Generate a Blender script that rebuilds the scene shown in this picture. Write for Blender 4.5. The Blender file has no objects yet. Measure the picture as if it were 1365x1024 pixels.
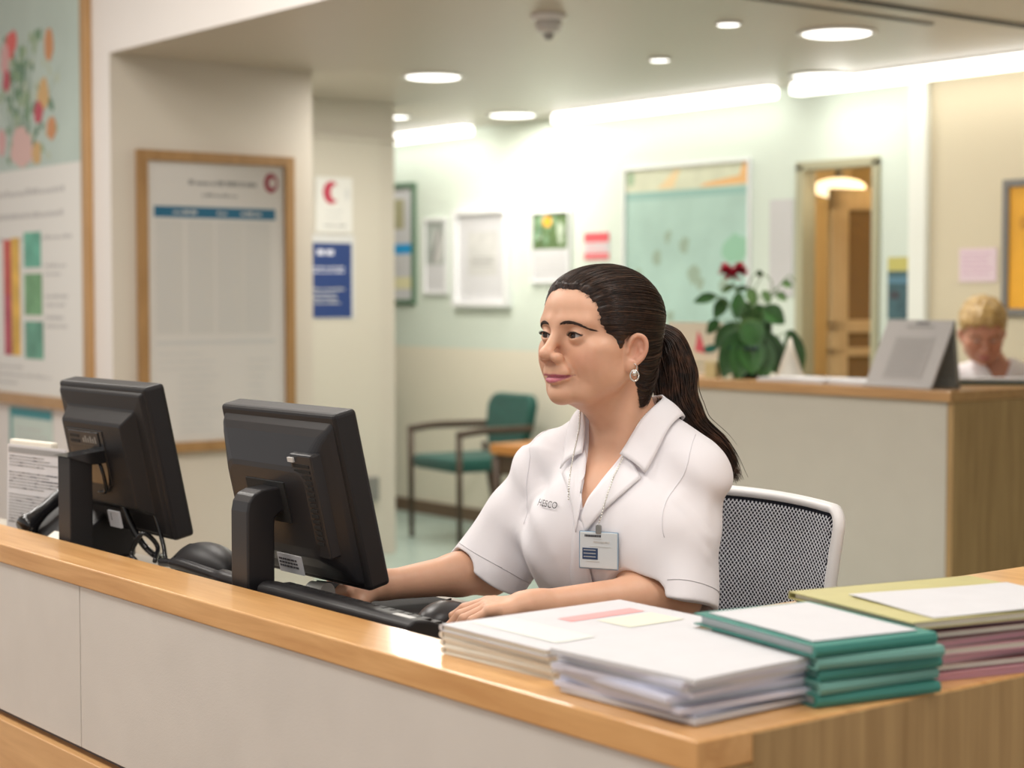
import bpy, bmesh, math, random
import numpy as np
from mathutils import Vector, Matrix, Euler
random.seed(7); np.random.seed(7)
SC = bpy.context.scene
COL = SC.collection
PI = math.pi

# ---------------------------------------------------------------- camera, world, big lights, exposure
F_PX, CAM_H, HOR = 2380.0, 1.30, 395.0
TH = math.radians(37.7)
cam_d = bpy.data.cameras.new('camera')
cam_d.sensor_width = 36.0
cam_d.lens = F_PX / 1365.0 * 36.0
cam_d.clip_start = 0.05
cam_d.clip_end = 60
cam_d.dof.use_dof = True
cam_d.dof.focus_distance = 2.70
cam_d.dof.aperture_fstop = 3.8
cam = bpy.data.objects.new('camera', cam_d)
COL.objects.link(cam)
PITCH = math.atan((512 - HOR) / F_PX)
cam.location = (0, 0, CAM_H)
cam.rotation_euler = (PI / 2 - PITCH, 0, math.radians(90 - 37.7))
SC.camera = cam

w = bpy.data.worlds.new('world'); SC.world = w; w.use_nodes = True
bg = w.node_tree.nodes['Background']
bg.inputs[0].default_value = (1.0, 0.98, 0.96, 1)
bg.inputs[1].default_value = 0.66

vs = SC.view_settings
vs.view_transform = 'Standard'; vs.look = 'None'; vs.gamma = 1.0; vs.use_curve_mapping = False
vs.exposure = 0.0
SC.cycles.use_denoising = True
SC.cycles.max_bounces = 7

def area(name, loc, size, power, color=(1, 1, 1), rot=(0, 0, 0), spread=None, parent=None):
    l = bpy.data.lights.new(name, 'AREA'); l.shape = 'RECTANGLE'
    l.size, l.size_y = size; l.energy = power; l.color = color
    if spread: l.spread = spread
    o = bpy.data.objects.new(name, l); COL.objects.link(o)
    o.location = loc; o.rotation_euler = rot
    if parent: o.parent = parent
    return o
# fill lights added above the front hall, out of view (panel bodies further down)
HALL_FILLS = [(-2.6, 0.35), (-0.9, 0.35), (-4.3, 0.6), (-4.2, 2.2), (-5.9, 1.4), (-1.0, 2.2)]
for i, (x, y) in enumerate(HALL_FILLS):
    area('hall_fill', (x, y, 2.985), (1.15, 0.55), (30 if x < -4 else 17), (1.0, 0.955, 0.90))

# ---------------------------------------------------------------- helpers
def link(o, parent=None):
    COL.objects.link(o)
    if parent is not None: o.parent = parent
    return o
def tag(o, label=None, cat=None, group=None, kind=None):
    if label: o['label'] = label
    if cat: o['category'] = cat
    if group: o['group'] = group
    if kind: o['kind'] = kind
    return o
def empty(name, loc=(0, 0, 0), rz=0.0, label=None, cat=None, group=None):
    o = bpy.data.objects.new(name, None); COL.objects.link(o)
    o.empty_display_size = 0.05
    o.location = loc; o.rotation_euler = (0, 0, rz)
    return tag(o, label, cat, group)
def nodes_of(m):
    return m.node_tree.nodes, m.node_tree.links, m.node_tree.nodes['Principled BSDF']
def mat(name, col, rough=0.5, metal=0.0, var=0.0, vscale=8.0, bump=0.0, bscale=60.0, coat=0.0, spec=None,
        stretch=(1, 1, 1), emit=None, estr=0.0, alpha=None, trans=0.0, sheen=0.0):
    m = bpy.data.materials.new(name); m.use_nodes = True
    N, L, b = nodes_of(m)
    b.inputs['Base Color'].default_value = (*col, 1)
    b.inputs['Roughness'].default_value = rough
    b.inputs['Metallic'].default_value = metal
    if coat: b.inputs['Coat Weight'].default_value = coat; b.inputs['Coat Roughness'].default_value = 0.12
    if spec is not None: b.inputs['Specular IOR Level'].default_value = spec
    if sheen: b.inputs['Sheen Weight'].default_value = sheen
    if trans: b.inputs['Transmission Weight'].default_value = trans
    if emit: b.inputs['Emission Color'].default_value = (*emit, 1); b.inputs['Emission Strength'].default_value = estr
    tc = N.new('ShaderNodeTexCoord'); mp = N.new('ShaderNodeMapping'); L.new(tc.outputs['Object'], mp.inputs[0])
    mp.inputs['Scale'].default_value = stretch
    if var:
        nz = N.new('ShaderNodeTexNoise'); nz.inputs['Scale'].default_value = vscale; nz.inputs['Detail'].default_value = 4
        L.new(mp.outputs[0], nz.inputs['Vector'])
        cr = N.new('ShaderNodeValToRGB'); L.new(nz.outputs['Fac'], cr.inputs[0])
        cr.color_ramp.elements[0].position = 0.3; cr.color_ramp.elements[1].position = 0.7
        cr.color_ramp.elements[0].color = (*[max(0, c * (1 - var)) for c in col], 1)
        cr.color_ramp.elements[1].color = (*[min(1, c * (1 + var)) for c in col], 1)
        L.new(cr.outputs[0], b.inputs['Base Color'])
    if bump:
        nb = N.new('ShaderNodeTexNoise'); nb.inputs['Scale'].default_value = bscale; nb.inputs['Detail'].default_value = 3
        L.new(mp.outputs[0], nb.inputs['Vector'])
        bm_ = N.new('ShaderNodeBump'); bm_.inputs['Strength'].default_value = bump; bm_.inputs['Distance'].default_value = 0.002
        L.new(nb.outputs['Fac'], bm_.inputs['Height']); L.new(bm_.outputs[0], b.inputs['Normal'])
    return m
def wood(name, c1, c2, stretch=(1.2, 14, 14), rough=0.35, coat=0.3, scale=3.0):
    m = bpy.data.materials.new(name); m.use_nodes = True
    N, L, b = nodes_of(m)
    tc = N.new('ShaderNodeTexCoord'); mp = N.new('ShaderNodeMapping'); L.new(tc.outputs['Object'], mp.inputs[0])
    mp.inputs['Scale'].default_value = stretch
    nz = N.new('ShaderNodeTexNoise'); nz.inputs['Scale'].default_value = scale; nz.inputs['Detail'].default_value = 6
    nz.inputs['Roughness'].default_value = 0.6; nz.inputs['Distortion'].default_value = 0.4
    L.new(mp.outputs[0], nz.inputs['Vector'])
    cr = N.new('ShaderNodeValToRGB'); L.new(nz.outputs['Fac'], cr.inputs[0])
    cr.color_ramp.elements[0].position = 0.32; cr.color_ramp.elements[1].position = 0.68
    cr.color_ramp.elements[0].color = (*c1, 1); cr.color_ramp.elements[1].color = (*c2, 1)
    L.new(cr.outputs[0], b.inputs['Base Color'])
    b.inputs['Roughness'].default_value = rough
    b.inputs['Coat Weight'].default_value = coat; b.inputs['Coat Roughness'].default_value = 0.1
    return m

def mesh_obj(name, verts, faces, mats, parent=None, fm=None, smooth=False):
    me = bpy.data.meshes.new(name)
    me.from_pydata([tuple(v) for v in verts], [], [tuple(f) for f in faces])
    for m in (mats if isinstance(mats, (list, tuple)) else [mats]): me.materials.append(m)
    if fm is not None: me.polygons.foreach_set('material_index', fm)
    if smooth: me.polygons.foreach_set('use_smooth', [True] * len(me.polygons))
    me.update()
    return link(bpy.data.objects.new(name, me), parent)

class MB:
    """collects shapes into one mesh"""
    def __init__(s): s.v = []; s.f = []; s.m = []; s.sm = []
    def add(s, verts, faces, mi=0, smooth=False):
        o = len(s.v); s.v += [tuple(v) for v in verts]
        for f in faces: s.f.append(tuple(i + o for i in f)); s.m.append(mi); s.sm.append(smooth)
        return s
    def bm(s, bm, mi=0, smooth=False, M=None):
        bm.verts.ensure_lookup_table()
        for i, v in enumerate(bm.verts): v.index = i
        vs_ = [(M @ v.co if M else v.co)[:] for v in bm.verts]
        s.add(vs_, [[v.index for v in f.verts] for f in bm.faces], mi, smooth); bm.free(); return s
    def box(s, a, b, bev=0.0, mi=0, M=None, seg=2, smooth=None):
        bm = bmesh.new(); bmesh.ops.create_cube(bm, size=1)
        a = Vector(a); b = Vector(b)
        c = (a + b) / 2; d = b - a
        for v in bm.verts: v.co = Vector((v.co.x * d.x, v.co.y * d.y, v.co.z * d.z)) + c
        if bev > 0: bmesh.ops.bevel(bm, geom=bm.edges[:], offset=bev, segments=seg, affect='EDGES', profile=0.5)
        return s.bm(bm, mi, False if smooth is None else smooth, M)
    def quad(s, a, b, c, d, mi=0): return s.add([a, b, c, d], [(0, 1, 2, 3)], mi)
    def cyl(s, a, b, r, r2=None, n=20, mi=0, cap=True, smooth=True):
        a = Vector(a); b = Vector(b); r2 = r if r2 is None else r2
        q = (b - a).to_track_quat('Z', 'Y'); vs_ = []
        for P_, R_ in ((a, r), (b, r2)):
            for i in range(n):
                t = 2 * PI * i / n; vs_.append(P_ + q @ Vector((R_ * math.cos(t), R_ * math.sin(t), 0)))
        s.add(vs_, [(i, (i + 1) % n, n + (i + 1) % n, n + i) for i in range(n)], mi, smooth)
        if cap: s.add(vs_, [tuple(range(n - 1, -1, -1)), tuple(range(n, 2 * n))], mi, False)
        return s
    def lathe(s, prof, c, n=24, mi=0, axis='Z', M=None):
        vs_ = []
        for r, z in prof:
            for i in range(n):
                t = 2 * PI * i / n; vs_.append(Vector((r * math.cos(t), r * math.sin(t), z)))
        if M: vs_ = [M @ v for v in vs_]
        vs_ = [v + Vector(c) for v in vs_]
        fs = [(j * n + i, j * n + (i + 1) % n, (j + 1) * n + (i + 1) % n, (j + 1) * n + i) for j in range(len(prof) - 1) for i in range(n)]
        fs += [tuple(range(n - 1, -1, -1)), tuple(range((len(prof) - 1) * n, len(prof) * n))]
        return s.add(vs_, fs, mi, True)
    def tube(s, pts, r, n=8, mi=0, rx=None):
        pts = [Vector(p) for p in pts]; rs = r if isinstance(r, (list, tuple)) else [r] * len(pts)
        vs_ = []; up = Vector((0, 0, 1)); prev = None
        for i, p in enumerate(pts):
            t = (pts[min(i + 1, len(pts) - 1)] - pts[max(i - 1, 0)])
            t = t.normalized() if t.length > 1e-9 else Vector((0, 0, 1))
            if prev is None:
                a = t.cross(up)
                if a.length < 1e-3: a = t.cross(Vector((1, 0, 0)))
            else: a = prev - t * prev.dot(t)
            a.normalize(); prev = a; b = t.cross(a)
            for k in range(n):
                u = 2 * PI * k / n; vs_.append(p + (a * math.cos(u) + b * math.sin(u)) * rs[i])
        m_ = len(pts)
        fs = [(j * n + i, j * n + (i + 1) % n, (j + 1) * n + (i + 1) % n, (j + 1) * n + i) for j in range(m_ - 1) for i in range(n)]
        fs += [tuple(range(n - 1, -1, -1)), tuple(range((m_ - 1) * n, m_ * n))]
        return s.add(vs_, fs, mi, True)
    def ball(s, c, r, mi=0, sub=2, M=None):
        bm = bmesh.new(); bmesh.ops.create_icosphere(bm, subdivisions=sub, radius=1)
        r = r if isinstance(r, (list, tuple)) else (r, r, r)
        for v in bm.verts:
            q = Vector((v.co.x * r[0], v.co.y * r[1], v.co.z * r[2]))
            if M: q = M @ q
            v.co = q + Vector(c)
        return s.bm(bm, mi, True)
    def prism(s, poly, a, b, mi=0, axis=2):
        """poly: 2D points; extruded from a to b along axis"""
        n = len(poly)
        def P_(u, v, w_):
            return {2: (u, v, w_), 1: (u, w_, v), 0: (w_, u, v)}[axis]
        vs_ = [P_(u, v, a) for u, v in poly] + [P_(u, v, b) for u, v in poly]
        fs = [tuple(range(n))[::-1], tuple(range(n, 2 * n))] + [(i, (i + 1) % n, n + (i + 1) % n, n + i) for i in range(n)]
        return s.add(vs_, fs, mi)
    def build(s, name, mats, parent=None):
        me = bpy.data.meshes.new(name); me.from_pydata(s.v, [], s.f)
        for m in (mats if isinstance(mats, (list, tuple)) else [mats]): me.materials.append(m)
        me.polygons.foreach_set('material_index', s.m); me.polygons.foreach_set('use_smooth', s.sm)
        me.update(); me.validate()
        bm = bmesh.new(); bm.from_mesh(me); bmesh.ops.recalc_face_normals(bm, faces=bm.faces[:]); bm.to_mesh(me); bm.free()
        return link(bpy.data.objects.new(name, me), parent)
def copy_tree(o, parent=None):
    c = o.copy(); COL.objects.link(c); c.parent = parent
    for ch in list(o.children): copy_tree(ch, c)
    return c
def spline(pts, n=8):
    """Catmull-Rom through pts"""
    P_ = [Vector(p) for p in pts]; P_ = [P_[0] * 2 - P_[1]] + P_ + [P_[-1] * 2 - P_[-2]]; out = []
    for i in range(1, len(P_) - 2):
        for k in range(n):
            t = k / n; a, b, c, d = P_[i - 1:i + 3]
            out.append(0.5 * ((2 * b) + (c - a) * t + (2 * a - 5 * b + 4 * c - d) * t * t + (3 * b - a - 3 * c + d) * t ** 3))
    out.append(P_[-2]); return out

# ---------------------------------------------------------------- materials
M = {}
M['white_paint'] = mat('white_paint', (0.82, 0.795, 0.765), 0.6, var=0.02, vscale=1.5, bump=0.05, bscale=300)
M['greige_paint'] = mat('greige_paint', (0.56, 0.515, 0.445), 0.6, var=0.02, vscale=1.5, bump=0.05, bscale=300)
M['mint_paint'] = mat('mint_paint', (0.68, 0.755, 0.68), 0.6, var=0.02, vscale=1.5)
M['cream_paint'] = mat('cream_paint', (0.80, 0.75, 0.63), 0.6, var=0.02, vscale=1.5)
M['yellow_paint'] = mat('yellow_paint', (0.68, 0.60, 0.44), 0.6, var=0.02, vscale=1.5)
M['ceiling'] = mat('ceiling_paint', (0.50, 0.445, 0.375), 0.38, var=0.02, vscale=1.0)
M['floor'] = mat('vinyl_floor', (0.40, 0.50, 0.45), 0.25, var=0.05, vscale=3)
M['panel'] = mat('counter_laminate', (0.665, 0.63, 0.585), 0.6, var=0.03, vscale=9, bump=0.12, bscale=420)
M['panel2'] = mat('counter_laminate_greige', (0.55, 0.52, 0.45), 0.6, var=0.02, vscale=9)
M['wood_top'] = wood('beech_top', (0.60, 0.30, 0.10), (0.78, 0.45, 0.18), rough=0.30, coat=0.35)
M['wood_x'] = wood('beech_x', (0.62, 0.34, 0.14), (0.74, 0.44, 0.19), rough=0.4)
M['wood_v'] = wood('oak_vertical', (0.35, 0.215, 0.085), (0.50, 0.33, 0.145), stretch=(14, 14, 0.8), rough=0.45, coat=0.1)
M['wood_frame'] = wood('frame_oak', (0.25, 0.135, 0.045), (0.34, 0.19, 0.07), stretch=(8, 8, 1), rough=0.45, coat=0.1)
M['wood_frame_light'] = wood('frame_beech', (0.40, 0.23, 0.09), (0.50, 0.30, 0.13), stretch=(8, 8, 1), rough=0.45, coat=0.1)
M['black'] = mat('black_plastic', (0.012, 0.011, 0.012), 0.45, bump=0.08, bscale=900, spec=0.35)
M['dark'] = mat('charcoal_plastic', (0.017, 0.016, 0.018), 0.36, bump=0.05, bscale=900, spec=0.42)
M['gloss_black'] = mat('gloss_black_plastic', (0.012, 0.012, 0.013), 0.2)
M['void'] = mat('dark_gap', (0.008, 0.008, 0.008), 0.8)
M['screen'] = mat('screen_glass', (0.02, 0.025, 0.03), 0.12)
M['paper'] = mat('white_paper', (0.63, 0.63, 0.655), 0.7, var=0.02, vscale=30)
M['paper_cream'] = mat('cream_paper', (0.80, 0.76, 0.66), 0.7, var=0.03, vscale=30)
M['paper_blue'] = mat('bluish_paper', (0.66, 0.67, 0.78), 0.7, var=0.03, vscale=30)
M['ink'] = mat('ink_grey', (0.30, 0.30, 0.30), 0.7)
M['ink_light'] = mat('ink_light', (0.58, 0.58, 0.57), 0.7)
M['ink_dark'] = mat('ink_dark', (0.06, 0.06, 0.07), 0.7)
M['grey_sheet'] = mat('grey_sheet', (0.66, 0.64, 0.61), 0.6)
M['teal'] = mat('teal_card', (0.045, 0.23, 0.19), 0.5, var=0.06, vscale=20)
M['teal_light'] = mat('pale_teal_card', (0.16, 0.37, 0.32), 0.5, var=0.05, vscale=20)
M['olive'] = mat('olive_card', (0.50, 0.46, 0.20), 0.5, var=0.05, vscale=20)
M['maroon'] = mat('maroon_card', (0.26, 0.085, 0.10), 0.5, var=0.06, vscale=20)
M['pinkcard'] = mat('pink_card', (0.62, 0.33, 0.38), 0.5, var=0.06, vscale=20)
M['mauve'] = mat('mauve_card', (0.42, 0.30, 0.30), 0.5, var=0.06, vscale=20)
M['pink_ink'] = mat('pink_ink', (0.82, 0.30, 0.34), 0.7)
M['blue'] = mat('blue_print', (0.012, 0.04, 0.17), 0.5)
M['bar_blue'] = mat('header_blue', (0.008, 0.13, 0.24), 0.5)
M['cyan'] = mat('cyan_print', (0.02, 0.35, 0.75), 0.5)
M['red'] = mat('red_print', (0.65, 0.05, 0.09), 0.5)
M['crimson'] = mat('crimson_print', (0.30, 0.03, 0.05), 0.5)
M['orange'] = mat('orange_print', (0.85, 0.42, 0.035), 0.5, var=0.15, vscale=4)
M['art_mint'] = mat('art_mint', (0.42, 0.60, 0.54), 0.6, var=0.10, vscale=4)
M['silver'] = mat('silver_metal', (0.75, 0.74, 0.70), 0.25, metal=1.0)
M['grey_metal'] = mat('grey_metal', (0.30, 0.30, 0.29), 0.4, metal=0.6)
M['white_plastic'] = mat('white_plastic', (0.78, 0.77, 0.77), 0.4)
M['green_fabric'] = mat('green_upholstery', (0.004, 0.075, 0.058), 0.8, var=0.1, vscale=30, sheen=0.2)
M['dark_wood'] = mat('dark_wood', (0.06, 0.035, 0.02), 0.5, var=0.1, vscale=10)
M['orange_wood'] = mat('orange_wood', (0.46, 0.19, 0.045), 0.4, var=0.1, vscale=10)
M['lamp'] = mat('lamp_diffuser', (0.9, 0.9, 0.88), 0.5, emit=(1.0, 0.985, 0.93), estr=3.2)
M['tube'] = mat('tube_diffuser', (0.9, 0.9, 0.88), 0.5, emit=(1.0, 0.985, 0.93), estr=2.6)
M['leaf'] = mat('leaf_green', (0.035, 0.12, 0.028), 0.4, var=0.35, vscale=12)
M['leaf_pale'] = mat('leaf_pale', (0.10, 0.20, 0.06), 0.45, var=0.3, vscale=12)
M['petal'] = mat('petal_crimson', (0.42, 0.02, 0.05), 0.6, var=0.25, vscale=40)
M['pot'] = mat('pot_dark_green', (0.012, 0.045, 0.04), 0.35)
# ---------------------------------------------------------------- the room
def S(o): return tag(o, kind='structure')
ZC = 2.26
S(MB().box((-15, 3.6, -0.1), (2.5, 9, 0)).build('floor', M['floor']))
S(MB().box((-15, -2.5, -0.1), (2.5, 3.6, 0)).build('floor.001', wood('hall_floor', (0.36, 0.24, 0.14), (0.46, 0.32, 0.20), stretch=(0.8, 8, 8), rough=0.4)))
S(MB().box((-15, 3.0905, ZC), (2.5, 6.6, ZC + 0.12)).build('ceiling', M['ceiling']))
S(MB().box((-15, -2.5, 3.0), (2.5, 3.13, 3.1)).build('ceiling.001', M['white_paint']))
# poster wall, notice wall and the return of the block: one solid
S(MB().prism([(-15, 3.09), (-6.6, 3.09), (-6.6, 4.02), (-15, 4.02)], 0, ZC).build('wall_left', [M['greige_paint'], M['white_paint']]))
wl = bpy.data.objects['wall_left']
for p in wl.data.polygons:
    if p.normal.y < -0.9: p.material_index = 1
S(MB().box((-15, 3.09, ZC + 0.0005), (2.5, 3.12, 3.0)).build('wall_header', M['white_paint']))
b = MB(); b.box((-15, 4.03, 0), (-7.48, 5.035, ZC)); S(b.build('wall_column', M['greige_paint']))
# flat door leaf on the column wall, with its dark reveal
b = MB(); b.box((-7.478, 4.06, 0.0), (-7.455, 4.93, 2.065), 0.002)
dr = S(b.build('door_1', mat('cream_door', (0.57, 0.53, 0.455), 0.5)))
MB().box((-7.455, 4.82, 0.28), (-7.42, 4.90, 0.40), 0.004).build('door_plate', M['grey_metal'], dr)
MB().box((-7.479, 4.06, 2.066), (-7.45, 5.035, 2.09), 0.002).build('door_head', M['greige_paint'], dr)
# back wall: mint above, cream dado, doorway gap x -5.68..-5.27, yellow bay on the right
YB = 6.09
b = MB()
b.box((-15, YB, 1.0), (-5.684, YB + 0.07, ZC)); b.box((-15, YB, 0), (-5.684, YB + 0.07, 1.0), mi=1)
b.box((-5.266, YB, 1.0), (-5.05, YB + 0.12, ZC)); b.box((-5.266, YB, 0), (-5.05, YB + 0.12, 1.0), mi=1)
b.box((-5.684, YB, 1.884), (-5.266, YB + 0.12, ZC)); b.box((-5.05, YB, 0), (2.5, YB + 0.12, ZC), mi=2)
S(b.build('wall_back', [M['mint_paint'], M['cream_paint'], M['yellow_paint']]))
S(MB().box((-5.05, YB - 0.035, 0), (-4.96, YB, ZC), 0.003).build('trim_1', mat('white_gloss_paint', (0.86, 0.88, 0.82), 0.35)))
S(MB().box((-15, YB - 0.012, 0), (-5.72, YB, 0.08), 0.002).build('baseboard_back', mat('brown_skirting', (0.17, 0.11, 0.07), 0.5)))
# doorway
ob = mat('door_frame_beige', (0.42, 0.40, 0.27), 0.5); glowwood = wood('warm_wood', (0.50, 0.29, 0.11), (0.66, 0.43, 0.2), stretch=(10, 10, 1))
b = MB()
b.box((-5.724, YB - 0.02, 0), (-5.680, YB + 0.07, 1.90), 0.003); b.box((-5.270, YB - 0.02, 0), (-5.236, YB + 0.07, 1.90), 0.003)
b.box((-5.724, YB - 0.02, 1.875), (-5.236, YB + 0.07, 1.915), 0.003)
d2 = S(b.build('door_2', ob))
b = MB(); b.box((-7.2, YB + 0.13, 0), (-4.6, YB + 0.14, 0.02))
b.box((-6.6, YB + 1.35, 0), (-3.9, YB + 1.4, 2.3)); b.box((-6.65, YB + 0.12, 0), (-6.6, YB + 1.4, 2.3)); b.box((-3.95, YB + 0.12, 0), (-3.9, YB + 1.4, 2.3))
b.box((-6.65, YB + 0.12, 2.26), (-3.9, YB + 1.4, 2.3))
S(b.build('wall_corridor', mat('corridor_warm_paint', (0.66, 0.52, 0.30), 0.6)))
# glazed wooden door standing open in the corridor
gd = empty('door_3', (-5.66, YB + 0.16, 0), math.radians(72)); gd['kind'] = 'structure'
b = MB()
for a, c in (((0, 0, 0), (0.09, 0.04, 1.80)), ((0.55, 0, 0), (0.64, 0.04, 1.80)), ((0, 0, 1.70), (0.64, 0.04, 1.80)), ((0, 0, 1.02), (0.64, 0.04, 1.06)), ((0, 0, 1.13), (0.64, 0.04, 1.19)), ((0, 0, 0), (0.64, 0.04, 0.25))):
    b.box(a, c, 0.003)
b.build('door_stile', wood('pale_door_wood', (0.60, 0.42, 0.22), (0.72, 0.53, 0.30), stretch=(10, 10, 1)), gd)
MB().box((0.08, 0.015, 0.2), (0.56, 0.022, 1.72)).build('door_glass', mat('amber_glass', (0.26, 0.16, 0.075), 0.15), gd)
MB().box((0.57, -0.03, 1.0), (0.60, 0.07, 1.16), 0.004).build('door_handle', M['grey_metal'], gd)
b = MB(); b.box((-5.47, YB + 0.5, 0), (-5.40, YB + 0.57, 1.80), 0.004); b.box((-5.27, YB + 0.5, 0), (-5.20, YB + 0.57, 1.80), 0.004)
b.box((-5.47, YB + 0.5, 1.74), (-5.20, YB + 0.57, 1.80), 0.004); b.box((-5.47, YB + 0.5, 1.02), (-5.20, YB + 0.57, 1.10), 0.004); b.box((-5.47, YB + 0.5, 0.78), (-5.20, YB + 0.57, 0.84), 0.004)
S(b.build('door_4', wood('pale_wood', (0.58, 0.40, 0.20), (0.7, 0.5, 0.28), stretch=(10, 10, 1))))
cl = empty('corridor_lamp', (-5.98, YB + 0.56, 1.83), 0, 'round glowing lamp seen through the open doorway behind the plant', 'lamp')
MB().lathe([(0.02, 0.395), (0.02, 0.04), (0.05, 0.03)], (0, 0, 0)).build('stem', M['grey_metal'], cl)
MB().ball((0, 0, 0), (0.13, 0.13, 0.05), sub=3).build('shade', mat('warm_globe', (1, .85, .55), 0.5, emit=(1, 0.80, 0.48), estr=2.0), cl)
pl = bpy.data.lights.new('corridor_bulb', 'POINT'); pl.energy = 22; pl.color = (1, 0.80, 0.52); pl.shadow_soft_size = 0.1
po = bpy.data.objects.new('corridor_bulb', pl); COL.objects.link(po); po.location = (-5.2, YB + 0.9, 1.95)

# ---- ceiling fittings
def downlight(x, y, r, label, group='round downlights in the low ceiling', power=19):
    t = empty('downlight', (x, y, ZC), 0, label, 'ceiling light', group)
    MB().lathe([(r * 1.12, 0.0), (r * 1.12, -0.006), (r * 1.0, -0.010), (r * 0.98, -0.004)], (0, 0, 0), 32).build('trim_ring', M['white_plastic'], t)
    MB().lathe([(r * 0.97, -0.0035), (r * 0.9, -0.009), (r * 0.4, -0.011)], (0, 0, 0), 32).build('diffuser', M['lamp'], t)
    l = bpy.data.lights.new('downlight_glow', 'AREA'); l.shape = 'DISK'; l.size = r * 1.7; l.energy = power; l.color = (1, 0.955, 0.88)
    o = bpy.data.objects.new('downlight_glow', l); COL.objects.link(o); o.parent = t; o.location = (0, 0, -0.02)
    return t
downlight(-6.41, 4.52, 0.125, 'round glowing downlight above the column beside the notice board', power=24)
downlight(-7.50, 5.80, 0.125, 'round glowing downlight close to the back wall above the framed pictures', power=7)
downlight(-4.46, 4.94, 0.13, 'large round downlight near the dark ceiling slots, foremost on the right', power=11)
downlight(-5.35, 5.82, 0.12, 'round downlight between the two right-hand light battens', power=2)
downlight(-7.95, 5.36, 0.075, 'small round downlight just past the edge of the column', 'small downlights in the low ceiling', 14)
downlight(-4.54, 4.47, 0.042, 'small round spot nearest the top edge of the photo', 'small downlights in the low ceiling', 4)
downlight(-5.39, 4.92, 0.042, 'small round spot left of the big downlight, near the dome detector', 'small downlights in the low ceiling', 4)
def batten(x0, x1, label):
    t = empty('light_batten', ((x0 + x1) / 2, 5.93, ZC), 0, label, 'ceiling light', 'linear light battens along the back wall')
    h = (x1 - x0) / 2
    MB().box((-h, -0.045, -0.008), (h, 0.045, -0.001), 0.002).build('housing', M['white_plastic'], t)
    MB().box((-h + 0.005, -0.043, -0.062), (h - 0.005, 0.043, -0.008), 0.012, seg=3, smooth=True).build('diffuser', M['tube'], t)
    area('batten_glow', (0, 0.0, -0.07), (h * 1.9, 0.07), 2.0 * h, (1, 0.965, 0.87), (0, 0, 0), parent=t)
    area('batten_wash', (0, 0.05, -0.045), (h * 1.9, 0.03), 0.35 * h, (1, 0.965, 0.87), (math.radians(75), 0, 0), parent=t)
batten(-9.6, -8.07, 'glowing linear batten above the framed pictures, behind the column')
batten(-7.29, -5.73, 'long glowing batten above the mint picture board')
batten(-5.60, -3.6, 'long glowing batten running off the right edge above the yellow wall')
t = empty('ceiling_dome', (-4.79, 3.86, ZC), 0, 'clear domed detector fixed under the low ceiling', 'detector')
MB().lathe([(0.062, 0), (0.062, -0.014), (0.05, -0.02)], (0, 0, 0)).build('base_ring', M['white_plastic'], t)
MB().lathe([(0.045, -0.02), (0.044, -0.05), (0.03, -0.062), (0.02, -0.064)], (0, 0, 0)).build('dome', mat('frosted_dome', (0.62, 0.61, 0.60), 0.2), t)
MB().ball((0, 0, -0.068), 0.019).build('sensor', mat('sensor_grey', (0.33, 0.33, 0.33), 0.2), t)
for nm, x, w_, y0, y1 in (('first', -3.945, 0.035, 3.4, 5.45), ('second', -4.115, 0.014, 3.4, 5.05)):
    t = empty('air_slot', (x, (y0 + y1) / 2, ZC), 0, 'wide dark linear slot in the ceiling at top right' if nm == 'first' else 'narrow dark linear slot left of the wide ceiling slot', 'air vent')
    h = (y1 - y0) / 2
    MB().box((-w_ / 2, -h, -0.002), (w_ / 2, h, -0.0005)).build('slot', M['void'], t)
    MB().box((-w_ / 2 - 0.004, -h, -0.006), (-w_ / 2, h, -0.0005)).box((w_ / 2, -h, -0.006), (w_ / 2 + 0.004, h, -0.0005)).build('rim', M['grey_metal'], t)
for i, (x, y) in enumerate(HALL_FILLS):  # unseen panel bodies given to the added hall fill lights
    t = empty('fill_panel', (x, y, 3.0), 0, 'unseen flat rectangular panel added to light the front hall', 'ceiling light', 'added fill panels above the front hall')
    MB().box((-0.62, -0.32, -0.012), (-0.58, 0.32, 0)).box((0.58, -0.32, -0.012), (0.62, 0.32, 0)).box((-0.62, -0.32, -0.012), (0.62, -0.28, 0)).box((-0.62, 0.28, -0.012), (0.62, 0.32, 0)).build('frame', M['white_plastic'], t)
    MB().box((-0.58, -0.28, -0.008), (0.58, 0.28, 0)).build('diffuser', M['lamp'], t)

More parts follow.
